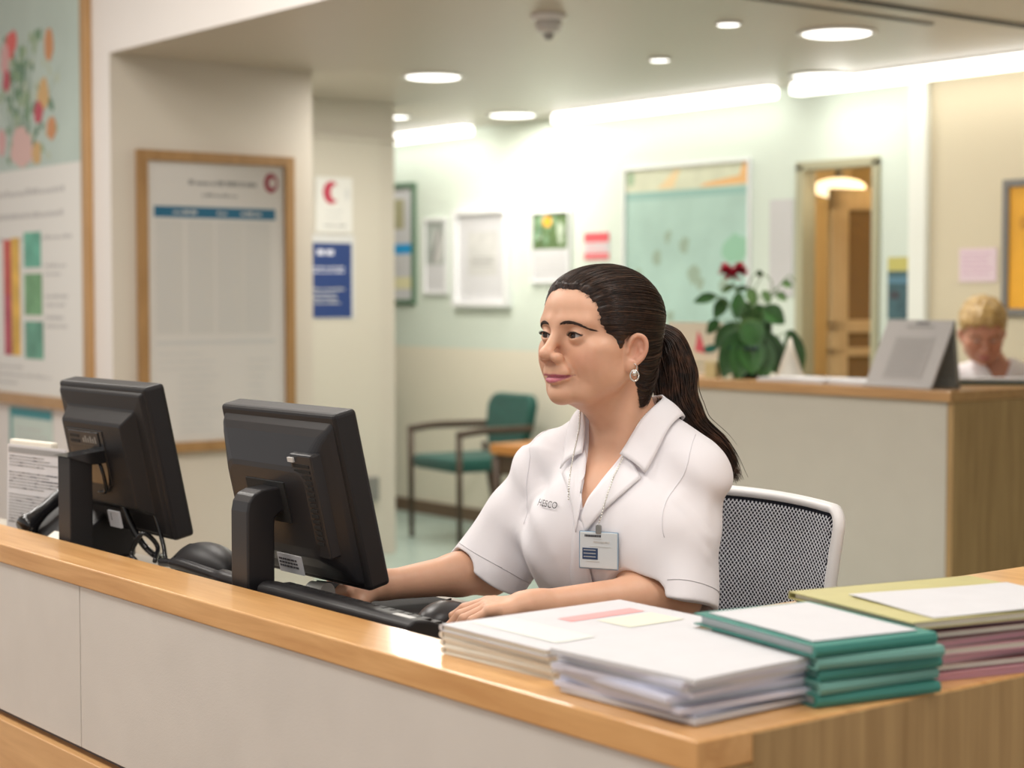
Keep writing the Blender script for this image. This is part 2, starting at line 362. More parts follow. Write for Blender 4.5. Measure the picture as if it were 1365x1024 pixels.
# ---- wall hung things.  local frame: x along the wall, y out of the wall (towards the room is -y), z up
def hung(name, x, y, z, rz, label, cat, group=None): return empty(name, (x, y, z), rz, label, cat, group)
def frame_part(t, w_, h_, fw, depth, m, name='frame'):
    b = MB()
    b.box((-w_ / 2, -depth, -h_ / 2), (-w_ / 2 + fw, 0, h_ / 2), 0.002); b.box((w_ / 2 - fw, -depth, -h_ / 2), (w_ / 2, 0, h_ / 2), 0.002)
    b.box((-w_ / 2 + fw, -depth, h_ / 2 - fw), (w_ / 2 - fw, 0, h_ / 2), 0.002); b.box((-w_ / 2 + fw, -depth, -h_ / 2), (w_ / 2 - fw, 0, -h_ / 2 + fw), 0.002)
    return b.build(name, m, t)
class Print:
    """flat printed sheet; shapes sit a hair above it, all in one mesh"""
    def __init__(s, w_, h_, y=-0.004, base=None):
        s.b = MB(); s.y = y; s.k = 0.0; s.mats = []; s.w, s.h = w_, h_
        s.b.box((-w_ / 2, y, -h_ / 2), (w_ / 2, y + 0.003, h_ / 2), mi=s.mi(base or M['paper']))
    def mi(s, m):
        if m not in s.mats: s.mats.append(m)
        return s.mats.index(m)
    def rect(s, x0, z0, x1, z1, m, lay=1):
        s.k += 2e-6; y = s.y - 0.0004 * lay - s.k
        s.b.quad((x0, y, z0), (x1, y, z0), (x1, y, z1), (x0, y, z1), s.mi(m)); return s
    def poly(s, pts, m, lay=1):
        s.k += 2e-6; y = s.y - 0.0004 * lay - s.k; s.b.add([(x, y, z) for x, z in pts], [tuple(range(len(pts)))], s.mi(m)); return s
    def disc(s, x, z, rx, rz, m, lay=1, rot=0, n=18, jag=0):
        pts = []
        for i in range(n):
            t = 2 * PI * i / n; k = 1 + random.uniform(-jag, jag); a, c = rx * k * math.cos(t), rz * k * math.sin(t)
            pts.append((x + a * math.cos(rot) - c * math.sin(rot), z + a * math.sin(rot) + c * math.cos(rot)))
        return s.poly(pts, m, lay)
    def lines(s, x0, x1, z1, n, pitch, th, m, jag=0.35, lay=1):
        for i in range(n):
            z = z1 - i * pitch; x = x0; xe = x1 - (x1 - x0) * random.random() * jag
            while x < xe - th:
                l = min(random.uniform(.9, 3.2) * th, xe - x); h_ = th * random.uniform(.55, 1); s.rect(x, z - th / 2, x + l, z - th / 2 + h_, m, lay); x += l + th * 0.35
        return s
    def build(s, t, name='printed_sheet'): return s.b.build(name, s.mats, t)

# large poster, left wall (plane y = 3.09, faces -y)
t = hung('framed_poster', -7.52, 3.088, 1.85, 0, 'very large oak-framed poster with flower picture above and colour chart below, at far left', 'poster')
frame_part(t, 1.52, 2.05, 0.05, 0.03, M['wood_frame_light'])
pr = Print(1.44, 1.96, -0.012, mat('poster_white', (0.80, 0.80, 0.76), 0.4))
amint = mat('poster_mint', (0.50, 0.61, 0.56), 0.5, var=0.06, vscale=3)
pr.rect(-0.72, -0.0, 0.70, 0.97, amint)
greens = [mat('print_green_%d' % i, c, 0.6) for i, c in enumerate([(0.20, 0.34, 0.20), (0.34, 0.46, 0.30), (0.14, 0.26, 0.17), (0.50, 0.58, 0.46)])]
pinks = [mat('print_bloom_%d' % i, c, 0.6) for i, c in enumerate([(0.75, 0.16, 0.15), (0.70, 0.42, 0.42), (0.62, 0.30, 0.14), (0.55, 0.10, 0.14), (0.66, 0.44, 0.20), (0.72, 0.50, 0.47)])]
rs = random.Random(3)
def px(x, y):   # poster coordinates from where the motif sits on the sheet
    return ((x - 117) / 117 * 0.93 + 0.68, (225 - y) / 225 * 0.65)
for i in range(110):
    X_, Y_ = rs.gauss(42, 20), rs.uniform(25, 215)
    x, z = px(X_, Y_); pr.disc(min(x, 0.66), z, rs.uniform(0.010, 0.026), rs.uniform(0.015, 0.045), rs.choice(greens), 2, rs.uniform(-1, 1), 10)
for i in range(16):
    x0, z0 = px(rs.gauss(40, 8), 215); x1, z1 = px(rs.gauss(45, 24), rs.uniform(20, 120))
    pr.poly([(x0, z0), (x0 + 0.008, z0), (x1 + 0.004, z1), (x1, z1)], greens[2], 1.5)
for X_, Y_, a, c, k in ((25, 38, .05, .06, 0), (18, 55, .05, .07, 1), (30, 30, .04, .05, 0), (20, 88, .04, .05, 3), (78, 52, .045, .07, 2), (70, 120, .06, .07, 4), (63, 145, .05, .045, 3), (40, 195, .13, .075, 5), (38, 178, .085, .05, 5), (80, 172, .05, .05, 2), (60, 205, .05, .05, 4), (12, 180, .05, .06, 1)):
    x, z = px(X_, Y_); pr.disc(x, z, a, c, pinks[k], 3, 0, 16, 0.12)
# lower text and colour bars
pr.lines(-0.6, 0.60, -0.10, 1, 0.1, 0.028, M['ink_light'], 0.1); pr.lines(-0.6, 0.55, -0.20, 1, 0.1, 0.026, M['ink_light'], 0.1); pr.lines(-0.6, 0.60, -0.30, 1, 0.1, 0.018, M['ink_light'], 0.1)
g1 = [mat('chart_%d' % i, c, 0.6, var=0.25, vscale=9) for i, c in enumerate([(0.62, 0.12, 0.10), (0.78, 0.50, 0.10), (0.50, 0.10, 0.14), (0.16, 0.48, 0.36), (0.20, 0.42, 0.22), (0.15, 0.38, 0.28)])]
for (x0, x1, y0, y1, k) in ((12, 23, 316, 390, 0), (23, 35, 314, 400, 1), (12, 23, 390, 470, 2), (23, 35, 400, 470, 1), (41, 64, 308, 354, 3), (41, 65, 362, 416, 4), (41, 66, 424, 473, 5)):
    a, _ = px(x0, 0); c, _ = px(x1, 0)
    pr.rect(a, -(y0 - 225) / 225 * 0.80 * 0.93, c, -(y1 - 225) / 225 * 0.80 * 0.93, g1[k], 2)
for yy in (0.42, 0.55, 0.64): pr.lines(0.30, 0.60, -yy, 2, 0.035, 0.016, M['ink_light'], 0.5)
pr.lines(-0.6, 0.55, -0.86, 3, 0.035, 0.012, M['ink_light'], 0.5)
pr.build(t)
# small leaflet under the large poster
t = hung('wall_leaflet', -7.42, 3.088, 0.60, 0, 'pale mint leaflet with a teal border under the large poster', 'leaflet')
pr = Print(0.46, 0.42, -0.004, mat('leaflet_mint', (0.62, 0.74, 0.68), 0.5)); pr.rect(-0.23, 0.17, 0.23, 0.21, mat('leaflet_teal', (0.05, 0.30, 0.34), 0.5)); pr.rect(-0.23, -0.21, -0.20, 0.21, mat('leaflet_teal2', (0.10, 0.38, 0.36), 0.5), 2)
pr.disc(-0.05, -0.05, 0.06, 0.1, M['teal_light'], 2); pr.lines(-0.15, 0.2, 0.12, 3, 0.03, 0.01, M['ink_light']); pr.build(t)

# notice in its oak frame: wall x = -6.6, facing +x ; local -y must map to +x => rz = +90
RZ = PI / 2
t = hung('notice_board', -6.598, 3.555, 1.275, RZ, 'oak-framed timetable notice with a blue header bar on the greige wall', 'notice board')
frame_part(t, 0.72, 1.225, 0.042, 0.030, M['wood_frame'])
pr = Print(0.64, 1.145, -0.010, M['grey_sheet'])
pr.rect(-0.285, 0.345, 0.275, 0.39, M['bar_blue'])
for a, c in ((-0.20, -0.09), (0.0, 0.05), (0.11, 0.22)): pr.lines(a, c, 0.368, 1, 1, 0.014, M['ink_light'], 0, 2)
pr.lines(-0.13, 0.19, 0.49, 1, 1, 0.020, M['ink'], 0); pr.lines(-0.07, 0.10, 0.44, 1, 1, 0.013, M['ink'], 0)
pr.disc(0.255, 0.50, 0.034, 0.042, M['crimson'], 1); pr.disc(0.262, 0.50, 0.016, 0.02, M['grey_sheet'], 2)
cs = mat('notice_column', (0.60, 0.585, 0.555), 0.6)
for x0 in (-0.28, -0.14, -0.005, 0.125):
    pr.rect(x0, -0.13, x0 + 0.125, 0.335, cs, 1); pr.lines(x0 + 0.008, x0 + 0.12, 0.318, 22, 0.0205, 0.007, M['ink_light'], 0.5, 2)
for zz, n in ((-0.165, 1),): pr.rect(-0.28, zz - 0.008, 0.27, zz + 0.008, M['ink_light'], 1)
pr.lines(-0.27, 0.0, -0.21, 3, 0.03, 0.010, M['ink_light'], 0.3); pr.lines(-0.18, 0.02, -0.30, 9, 0.028, 0.009, M['ink_light'], 0.3); pr.lines(0.14, 0.27, -0.24, 8, 0.035, 0.009, M['ink_light'], 0.4)
pr.build(t)
gm = bpy.data.materials.new('clear_glass'); gm.use_nodes = True; N_ = gm.node_tree.nodes; N_.clear(); L_ = gm.node_tree.links
o_ = N_.new('ShaderNodeOutputMaterial'); mx_ = N_.new('ShaderNodeMixShader'); tr_ = N_.new('ShaderNodeBsdfTransparent'); gs_ = N_.new('ShaderNodeBsdfGlossy'); gs_.inputs['Roughness'].default_value = 0.05; fr_ = N_.new('ShaderNodeFresnel'); fr_.inputs[0].default_value = 1.12
L_.new(fr_.outputs[0], mx_.inputs[0]); L_.new(tr_.outputs[0], mx_.inputs[1]); L_.new(gs_.outputs[0], mx_.inputs[2]); L_.new(mx_.outputs[0], o_.inputs[0]); M['clear_glass'] = gm
mesh_obj('glass_pane', [(-0.32, -0.016, -0.57), (0.32, -0.016, -0.57), (0.32, -0.016, 0.57), (-0.32, -0.016, 0.57)], [(0, 1, 2, 3)], gm, t)
# signs on the column wall
t = hung('wall_sign', -7.453, 4.66, 1.745, RZ, 'white sign with a red crescent emblem above the blue sign', 'sign')
pr = Print(0.21, 0.27, -0.004, mat('sign_white', (0.70, 0.69, 0.66), 0.5))
pr.disc(-0.015, 0.060, 0.048, 0.056, mat('sign_red', (0.46, 0.03, 0.07), 0.5), 1); pr.disc(0.012, 0.060, 0.031, 0.038, mat('sign_white2', (0.70, 0.69, 0.66), 0.5), 2)
pr.lines(-0.05, 0.06, -0.03, 2, 0.03, 0.014, M['ink_light'], 0.2); pr.lines(-0.06, 0.07, -0.10, 1, 1, 0.01, M['ink'], 0.1); pr.disc(0.075, 0.055, 0.012, 0.03, M['ink_light'], 1); pr.build(t)
t = hung('wall_sign', -7.453, 4.64, 1.395, RZ, 'dark blue sign with pale lettering on the wall beside the notice board', 'sign')
pr = Print(0.27, 0.41, -0.004, mat('sign_pale', (0.60, 0.60, 0.60), 0.5)); pr.rect(-0.13, -0.20, 0.12, 0.165, M['blue'])
pr.lines(-0.08, 0.03, 0.12, 1, 1, 0.028, M['paper_blue'], 0, 2); pr.lines(-0.1, 0.09, 0.045, 2, 0.02, 0.010, M['paper_blue'], .1, 2); pr.lines(-0.1, 0.09, -0.06, 4, 0.022, 0.009, M['ink_light'], .3, 2); pr.build(t)

# back wall pictures (plane y = 6.09, local -y towards the room, rz = 0)
def pic(x0, x1, z0, z1, fm, fw, label, name='framed_picture', cat='picture', base=None, depth=0.02, group=None):
    t = hung(name, (x0 + x1) / 2, YB - 0.001, (z0 + z1) / 2, 0, label, cat, group)
    if fm: frame_part(t, x1 - x0, z1 - z0, fw, depth, fm)
    return t, Print(x1 - x0 - fw, z1 - z0 - fw, -0.008 if fm else -0.004, base or M['paper'])
gf = mat('green_frame', (0.10, 0.19, 0.12), 0.5); wf = mat('white_frame', (0.80, 0.81, 0.82), 0.5); gy = mat('grey_frame', (0.42, 0.46, 0.44), 0.5)
t, pr = pic(-9.25, -8.81, 1.25, 1.98, gf, 0.03, 'green-framed noticeboard with blue and yellow leaflets beside the column', 'framed_noticeboard')
pr.rect(-0.12, 0.09, 0.10, 0.27, mat('tan_print', (0.42, 0.40, 0.25), 0.6)); pr.rect(-0.12, -0.06, 0.19, 0.0, M['cyan']); pr.rect(-0.12, -0.27, 0.19, -0.20, mat('pale_yellow', (0.78, 0.74, 0.48), 0.6)); pr.lines(-0.1, .15, -0.1, 3, .025, .008, M['ink_light']); pr.build(t)
t, pr = pic(-8.72, -8.48, 1.31, 1.76, wf, 0.02, 'narrow grey photographic print left of the large white frame')
pg = mat('photo_grey', (0.40, 0.44, 0.42), 0.6, var=0.2, vscale=14)
pr.rect(-0.10, -0.05, 0.10, 0.20, pg); pr.disc(0.02, 0.06, 0.05, 0.1, M['ink_light'], 2); pr.poly([(-0.06, -0.04), (-0.02, -0.04), (0.06, 0.18), (0.04, 0.19)], M['ink'], 3); pr.build(t)
t, pr = pic(-8.40, -7.88, 1.24, 1.795, wf, 0.03, 'large white-framed faint grey drawing on the mint wall', depth=0.04)
pr.rect(-0.14, -0.10, 0.14, 0.15, mat('pale_sketch', (0.60, 0.60, 0.59), 0.6, var=0.1, vscale=12)); pr.rect(-0.12, -0.10, 0.13, -0.04, M['ink_light'], 2); pr.lines(-0.11, 0.13, 0.0, 3, 0.02, 0.008, M['ink'], 0.2, 3); pr.build(t)
t, pr = pic(-7.69, -7.36, 1.37, 1.76, wf, 0.012, 'calendar with a green garden photo and white lower half', 'wall_calendar', 'calendar')
pr.rect(-0.155, -0.01, 0.155, 0.19, mat('garden_photo', (0.10, 0.17, 0.06), 0.6, var=0.5, vscale=9)); pr.disc(-0.03, 0.14, 0.04, 0.03, M['orange'], 3)
for i in range(14): pr.disc(rs.uniform(-0.13, 0.13), rs.uniform(0.01, 0.17), 0.02, 0.03, rs.choice(greens + [greens[3]]), 2)
pr.lines(-0.13, 0.13, -0.05, 5, 0.028, 0.008, M['ink_light'], 0.1); pr.build(t)
t, pr = pic(-7.25, -7.05, 1.49, 1.635, None, 0, 'small red and white notice right of the calendar', 'wall_notice', 'notice')
pr.rect(-0.1, 0.02, 0.1, 0.07, mat('notice_red', (0.72, 0.10, 0.12), 0.6)); pr.rect(-0.1, -0.07, 0.1, -0.035, mat('notice_red2', (0.72, 0.16, 0.18), 0.6)); pr.lines(-0.08, 0.08, 0.0, 2, 0.02, 0.008, M['pink_ink'], 0.1); pr.build(t)
t, pr = pic(-6.93, -6.02, 1.0, 1.955, wf, 0.015, 'large pale mint picture board with orange strip along its top', 'picture_board', 'picture', M['art_mint'])
pr.rect(-0.44, 0.35, 0.44, 0.465, mat('board_pale', (0.66, 0.68, 0.52), 0.6, var=0.1, vscale=8)); pr.poly([(0.10, 0.355), (0.44, 0.36), (0.44, 0.46), (0.40, 0.46), (0.38, 0.40), (0.15, 0.375)], mat('board_orange', (0.80, 0.47, 0.20), 0.6), 2)
pr.poly([(-0.2, 0.36), (-0.08, 0.36), (-0.03, 0.45), (-0.07, 0.45)], mat('board_peach', (0.80, 0.62, 0.36), 0.6), 2); pr.disc(-0.40, 0.42, 0.03, 0.04, greens[1], 2)
for x, z, r_ in ((-0.12, 0.12, 0.025), (-0.20, 0.02, 0.03), (0.0, 0.07, 0.035), (0.07, -0.08, 0.04), (-0.34, -0.08, 0.03), (0.28, -0.13, 0.03), (-0.1, -0.28, 0.025), (0.11, -0.12, .03)):
    pr.disc(x, z, r_, r_ * 1.2, mat('board_spot', (0.32, 0.42, 0.33), 0.6), 2, 0, 14, 0.3)
pr.disc(0.35, 0.05, 0.09, 0.07, mat('board_green', (0.30, 0.55, 0.40), 0.6), 1.5, 0, 16, 0.2); pr.rect(-0.44, 0.31, 0.44, 0.345, mat('board_line', (0.30, 0.50, 0.46), 0.6), 1); pr.build(t)
t, pr = pic(-5.90, -5.75, 1.30, 1.75, None, 0, 'plain lilac-grey paper sheet between the picture board and the doorway', 'wall_sheet', 'sheet', mat('lilac_grey', (0.60, 0.59, 0.60), 0.6)); pr.lines(-0.05, 0.05, 0.15, 10, 0.03, 0.006, M['ink_light'], .3); pr.build(t)
t, pr = pic(-5.185, -5.065, 1.20, 1.47, None, 0, 'small dark teal poster with yellow top right of the doorway', 'wall_poster', 'poster', mat('teal_poster', (0.05, 0.11, 0.13), 0.6, var=0.3, vscale=14))
pr.rect(-0.06, 0.075, 0.06, 0.135, mat('poster_yellow', (0.55, 0.50, 0.15), 0.6)); pr.rect(-0.06, 0.02, 0.06, 0.05, mat('poster_blue', (0.10, 0.22, 0.30), 0.6)); pr.disc(-0.02, -0.03, 0.03, 0.02, M['ink_dark'], 1); pr.build(t)
t, pr = pic(-4.80, -4.61, 1.36, 1.50, None, 0, 'pale pink note taped on the yellow wall', 'wall_note', 'note', mat('pink_note', (0.78, 0.62, 0.68), 0.6)); pr.lines(-0.08, 0.08, 0.045, 5, 0.02, 0.006, mat('note_ink', (0.6, 0.35, 0.5), 0.6), .3); pr.build(t)
t, pr = pic(-4.575, -4.10, 1.22, 1.775, mat('slate_frame', (0.20, 0.19, 0.18), 0.5), 0.03, 'bright orange poster in a dark frame at the right edge', 'framed_poster', 'poster', M['orange'])
pr.disc(-0.05, -0.05, 0.04, 0.06, mat('rust_spot', (0.5, 0.2, 0.03), 0.6), 1, 0, 14, .3); pr.disc(-0.14, 0.10, 0.02, 0.03, mat('rust_spot2', (0.6, 0.28, 0.03), 0.6), 1); pr.build(t)
# ---------------------------------------------------------------- front counter
XE, YF, ZT, ZD = -1.24, 1.185, 0.87, 0.812      # end, front plane, ledge top, desk top
t = empty('reception_counter', (-3, YF, 0), 0, 'long front reception counter with pale laminate panels and wooden base', 'counter')
def W(o, t):   # world-coordinate child of an empty
    o.matrix_parent_inverse = Matrix.LocRotScale(t.location, t.rotation_euler, None).inverted(); return o
xs = [-6.0, -4.35, -2.672, -1.235 - 0.004]
for i in range(3):
    W(MB().box((xs[i] + 0.0015, YF + 0.004, 0.575), (xs[i + 1] - 0.0015, YF + 0.03, ZT - 0.034), 0.001).build('front_panel', M['panel'], t), t)
W(MB().box((-6.0, YF + 0.02, 0.03), (XE - 0.02, YF + 0.05, ZT - 0.034)).build('carcass', mat('carcass_grey', (0.16, 0.14, 0.14), 0.7), t), t)
b = MB()
for k in range(5): b.box((-6.0, YF - 0.006, 0.03 + k * 0.107), (XE - 0.001, YF + 0.03, 0.03 + k * 0.107 + 0.1045), 0.0015)
W(b.build('plinth_board', M['wood_x'], t), t)
W(MB().box((XE - 0.022, YF + 0.002, 0.0), (XE, 2.75, ZT - 0.034), 0.001).box((XE - 0.002, YF + 0.075, 0.0), (XE + 0.0015, 2.781, ZT - 0.003), 0.0008).build('end_panel', M['wood_v'], t), t)
W(MB().prism([(-6.0, YF + 0.05), (-1.70, YF + 0.05), (-1.70, 1.68), (-2.42, 1.68), (-2.52, 1.50), (-6.0, 1.50)], ZD - 0.025, ZD).build('desk_surface', mat('desk_laminate', (0.42, 0.385, 0.33), 0.5), t), t)
W(MB().box((-1.702, YF + 0.12, 0.0), (-1.68, 2.75, ZT - 0.034), 0.001).build('inner_panel', M['panel2'], t), t)
b = MB()
b.prism([(-6.0, YF), (XE, YF), (XE, 2.78), (-1.74, 2.78), (-1.74, YF + 0.105), (-6.0, YF + 0.105)], ZT - 0.033, ZT)
o = b.build('countertop', M['wood_top'])
bv = o.modifiers.new('bevel', 'BEVEL'); bv.width = 0.0025; bv.segments = 2; bv.limit_method = 'ANGLE'
tag(o, 'L-shaped beech countertop with a pale rounded edge on the front reception counter', 'countertop')

# ---- back counter
t = empty('reception_counter', (-4.4, 4.53, 0), 0, 'greige back counter with oak end behind the seated woman', 'counter')
W(MB().box((-5.10, 4.55, 0), (-3.63, 4.58, 0.965), 0.001).build('front_panel', M['panel2'], t), t)
W(MB().box((-3.628, 4.55, 0), (-3.605, 5.62, 0.965), 0.001).build('end_panel', M['wood_v'], t), t)
W(MB().box((-5.12, 4.56, 0), (-5.10, 4.9, 0.965)).build('side_panel', M['panel2'], t), t)
b = MB(); b.prism([(-5.14, 4.53), (-3.60, 4.53), (-3.60, 5.64), (-3.95, 5.64), (-3.95, 4.90), (-5.14, 4.90)], 0.966, 1.0)
o = b.build('countertop', wood('oak_top_dark', (0.42, 0.22, 0.08), (0.56, 0.32, 0.13), rough=0.35)); bv = o.modifiers.new('bevel', 'BEVEL'); bv.width = 0.002; bv.limit_method = 'ANGLE'
tag(o, 'oak worktop of the back counter carrying the plant and the sign stand', 'countertop')

# ---------------------------------------------------------------- monitors
def tilt_frame(cx, cy, cz, tilt):
    return Matrix.Translation((cx, cy, cz)) @ Matrix.Rotation(tilt, 4, 'X')
def build_monitor(kind, X0, Y0, label):
    t = empty('computer_monitor', (X0, Y0, ZD), 0, label, 'monitor', None)
    # screen frame: local x width, y depth (+y to the user), z up; back plane at y=0
    w_, h_ = (0.342, 0.272) if kind == 2 else (0.358, 0.276)
    tl = math.radians(13 if kind == 2 else 12)
    Fm = tilt_frame(-0.012, 0.040 if kind == 2 else 0.048, 0.181 if kind == 2 else 0.193, tl)
    b = MB(); b.box((-w_ / 2, 0.012, -h_ / 2), (w_ / 2, 0.052, h_ / 2), 0.007, M=Fm, seg=3, smooth=False); b.build('bezel', M['black'], t)
    # rear shell: stepped lofted hull
    def ring(wx, z0, z1, y, r):
        pts = []; 
        for sx, sz in ((1, 1), (-1, 1), (-1, 0), (1, 0)):
            cx, cz = sx * (wx - r), (z1 - r) if sz else (z0 + r)
            a0 = {(1, 1): 0, (-1, 1): 90, (-1, 0): 180, (1, 0): 270}[(sx, sz)]
            for k in range(5): a = math.radians(a0 + k * 22.5); pts.append((cx + r * math.cos(a), y, cz + r * math.sin(a)))
        return pts
    if kind == 2: prof = [(w_ / 2 - .008, -h_ / 2 + .008, h_ / 2 - .012, 0.014, .006), (w_ / 2 - .014, -h_ / 2 + .012, h_ / 2 - .022, 0.004, .008), (w_ / 2 - .024, -h_ / 2 + .03, h_ / 2 - .032, -0.004, .012), (w_ / 2 - .052, -h_ / 2 + .055, h_ / 2 - .075, -0.024, .02), (w_ / 2 - .060, -h_ / 2 + .07, h_ / 2 - .083, -0.0255, .02)]
    else: prof = [(w_ / 2 - .006, -h_ / 2 + .006, h_ / 2 - .008, 0.014, .004), (w_ / 2 - .012, -h_ / 2 + .012, h_ / 2 - .014, 0.006, .004), (w_ / 2 - .040, -h_ / 2 + .045, h_ / 2 - .042, 0.004, .004), (w_ / 2 - .056, -h_ / 2 + .062, h_ / 2 - .062, -0.020, .004), (w_ / 2 - .060, -h_ / 2 + .066, h_ / 2 - .066, -0.021, .004)]
    rings = [ring(*p) for p in prof]; n = len(rings[0]); vs_ = [Fm @ Vector(p) for rg in rings for p in rg]
    fs = [(j * n + i, j * n + (i + 1) % n, (j + 1) * n + (i + 1) % n, (j + 1) * n + i) for j in range(len(rings) - 1) for i in range(n)] + [tuple(range((len(rings) - 1) * n, len(rings) * n))]
    sh = mesh_obj('rear_shell', vs_, fs, M['dark'] if kind == 2 else M['black'], t)
    bm = bmesh.new(); bm.from_mesh(sh.data); bmesh.ops.recalc_face_normals(bm, faces=bm.faces[:]); bm.to_mesh(sh.data); bm.free()
    bv = sh.modifiers.new('bevel', 'BEVEL'); bv.width = 0.003; bv.segments = 2; bv.limit_method = 'ANGLE'; bv.angle_limit = math.radians(20)
    MB().box((-w_ / 2 + .014, 0.0515, -h_ / 2 + .016), (w_ / 2 - .014, 0.0528, h_ / 2 - .014), M=Fm).build('screen', M['screen'], t)
    if kind == 2:
        b = MB()
        # ventilation grille on the right of the shell, follows the slope
        G = Fm @ Matrix.Translation((0.103, -0.0122, 0.0)) @ Matrix.Rotation(math.radians(0), 4, 'Z')
        b.box((-0.022, -0.012, -0.078), (0.040, 0.01, 0.082), 0.003, M=G, mi=1)
        for k in range(15):
            z = 0.062 - k * 0.0085
            b.box((-0.014, -0.0128, z), (0.030, -0.0110, z + 0.0048), M=G)
        b.build('vent_grille', [M['void'], M['dark']], t)
        MB().box((0.080, -0.0275, 0.070), (0.096, -0.0245, 0.077), M=Fm).build('rating_sticker', M['ink_light'], t)
        # recess behind the arm
        MB().box((-0.062, -0.0275, -0.03), (0.052, -0.0245, 0.035), 0.001, M=Fm).build('mount_recess', M['void'], t)
        b = MB(); b.box((-0.013, -0.0272, -0.112), (0.058, -0.0255, -0.082), M=Fm); 
        for k in range(3):
            x = -0.009
            while x < 0.04:
                l = random.uniform(.004, .010); b.box((x, -0.0276, -0.092 - k * .0055), (x + l, -0.0271, -0.089 - k * .0055), M=Fm, mi=1); x += l + .0018
        b.build('white_sticker', [M['paper'], M['ink_dark']], t)
        # stand
        poly = [(-0.024, -0.0)]
        b = MB()
        prof = [(-0.047, 0.008), (-0.047, 0.166), (-0.044, 0.181), (-0.036, 0.192), (-0.022, 0.198), (0.056, 0.2045), (0.056, 0.168), (0.010, 0.162), (0.002, 0.156), (0.0, 0.146), (0.0, 0.008)]
        b.prism(prof, -0.0255, 0.0255, axis=0)
        st = b.build('stand_column', M['dark'], t); bv = st.modifiers.new('bevel', 'BEVEL'); bv.width = 0.003; bv.segments = 2; bv.limit_method = 'ANGLE'
        MB().cyl((0, 0.02, 0.194), (0, 0.048, 0.198), 0.022).build('swivel_joint', M['gloss_black'], t)
    else:
        b = MB(); b.box((-0.105, -0.0225, -0.04), (0.045, -0.0205, 0.062), 0.001, M=Fm); b.build('rear_recess', M['gloss_black'], t)
        b = MB(); b.box((-0.095, -0.0245, 0.032), (0.03, -0.0222, 0.058), 0.001, M=Fm, mi=1)
        for k in range(2): b.box((-0.088, -0.0252, 0.036 + k * .010), (-0.05, -0.0242, 0.041 + k * .010), M=Fm)
        for k in range(6): b.box((-0.035 + k * .010, -0.0252, 0.038), (-0.029 + k * .010, -0.0242, 0.046 + (k % 2) * .004), M=Fm, mi=2)
        b.build('port_panel', [M['void'], M['dark'], M['grey_metal']], t)
        b = MB(); b.tube(spline([Fm @ Vector(p) for p in ((-0.075, -0.024, 0.012), (0.0, -0.03, 0.012), (0.028, -0.03, 0.002), (0.030, -0.028, -0.03), (0.020, -0.026, -0.05), (0.0, -0.03, -0.052))], 6), 0.0035)
        b.build('cable_guide', M['gloss_black'], t)
        b = MB(); b.box((0.0, -0.0225, -0.118), (0.045, -0.0205 + 0.002, -0.088), M=Fm); b.box((0.012, -0.0229, -0.106), (0.0135, -0.0224, -0.092), M=Fm, mi=1)
        o = b.build('white_sticker', [M['paper'], M['ink_dark']], t)
        b = MB(); b.box((-0.026, -0.043, 0.008), (0.026, 0.0, 0.204), 0.002)
        b.build('stand_column', M['black'], t)
        b = MB(); b.prism([(-0.050, 0.206), (0.02, 0.214), (0.05, 0.230), (0.05, 0.194), (0.0, 0.190)], -0.029, 0.029, axis=0); o = b.build('stand_head', M['gloss_black'], t)
    b = MB(); b.lathe([(0.068, 0.0), (0.068, 0.005), (0.06, 0.012), (0.03, 0.014)], (0, 0, 0), 40); bo = b.build('stand_base', M['gloss_black'], t); bo.scale = (1.0, 0.9, 1); bo.location = (-0.03, 0.012, 0)
    return t
build_monitor(2, -2.358, 1.352, 'nearer black computer monitor with curved stand neck, seen from behind in front of the woman')
build_monitor(1, -2.975, 1.340, 'farther black computer monitor with square back panel, at the left end of the desk')

# ---- keyboard, mouse, cables, phone
t = empty('keyboard', (-2.113, 1.368, ZD + .003), math.radians(-1), 'black computer keyboard lying behind the counter ledge', 'keyboard')
b = MB(); b.prism([(-0.058, 0.002), (-0.064, 0.024), (-0.059, 0.056), (-0.048, 0.062), (-0.026, 0.059), (0.078, 0.022), (0.085, 0.012), (0.084, 0.003)], -0.205, 0.205, axis=0)
o = b.build('case', M['black'], t); bv = o.modifiers.new('bevel', 'BEVEL'); bv.width = 0.004; bv.segments = 3; bv.limit_method = 'ANGLE'
b = MB()
for r_ in range(6):
    y = -0.026 + r_ * 0.0175; z = 0.0560 - (y + 0.03) * 0.345
    for k in range(18): b.box((-0.190 + k * 0.0211, y, z - 0.003), (-0.190 + k * 0.0211 + 0.018, y + 0.0155, z + 0.0035), 0.001)
b.build('keycap_rows', M['black'], t)
MB().box((0.145, -0.046, 0.0605), (0.19, -0.036, 0.0622), 0.0006).build('status_strip', M['ink_light'], t)
tag(MB().box((-2.43, 1.30, ZD + .0003), (-1.93, 1.655, ZD + .003), 0.001).build('desk_mat', mat('black_rubber', (0.015, 0.015, 0.016), 0.8)), 'flat black rubber mat under the keyboard and the mouse', 'mat')
t = empty('computer_mouse', (-2.155, 1.535, ZD + .003), math.radians(-60), 'black computer mouse beside the woman\'s hand', 'mouse')
b = MB(); b.ball((0, 0, 0.003), (0.060, 0.034, 0.028), sub=4); o = b.build('mouse_shell', M['dark'], t)
for v in o.data.vertices: v.co.z = max(v.co.z, 0.001)
MB().box((-0.03, -0.0008, 0.016), (-0.012, 0.0008, 0.0306)).build('button_seam', M['void'], t)
t = empty('ballpoint_pen', (-2.06, 1.492, ZD + 0.006), 0, 'short blue pen under the woman\'s left fingertips', 'pen')
MB().tube([(0, 0, 0.002), (-0.055, 0.045, 0.004)], 0.0055).build('barrel', mat('violet_blue', (0.10, 0.10, 0.42), 0.35), t)
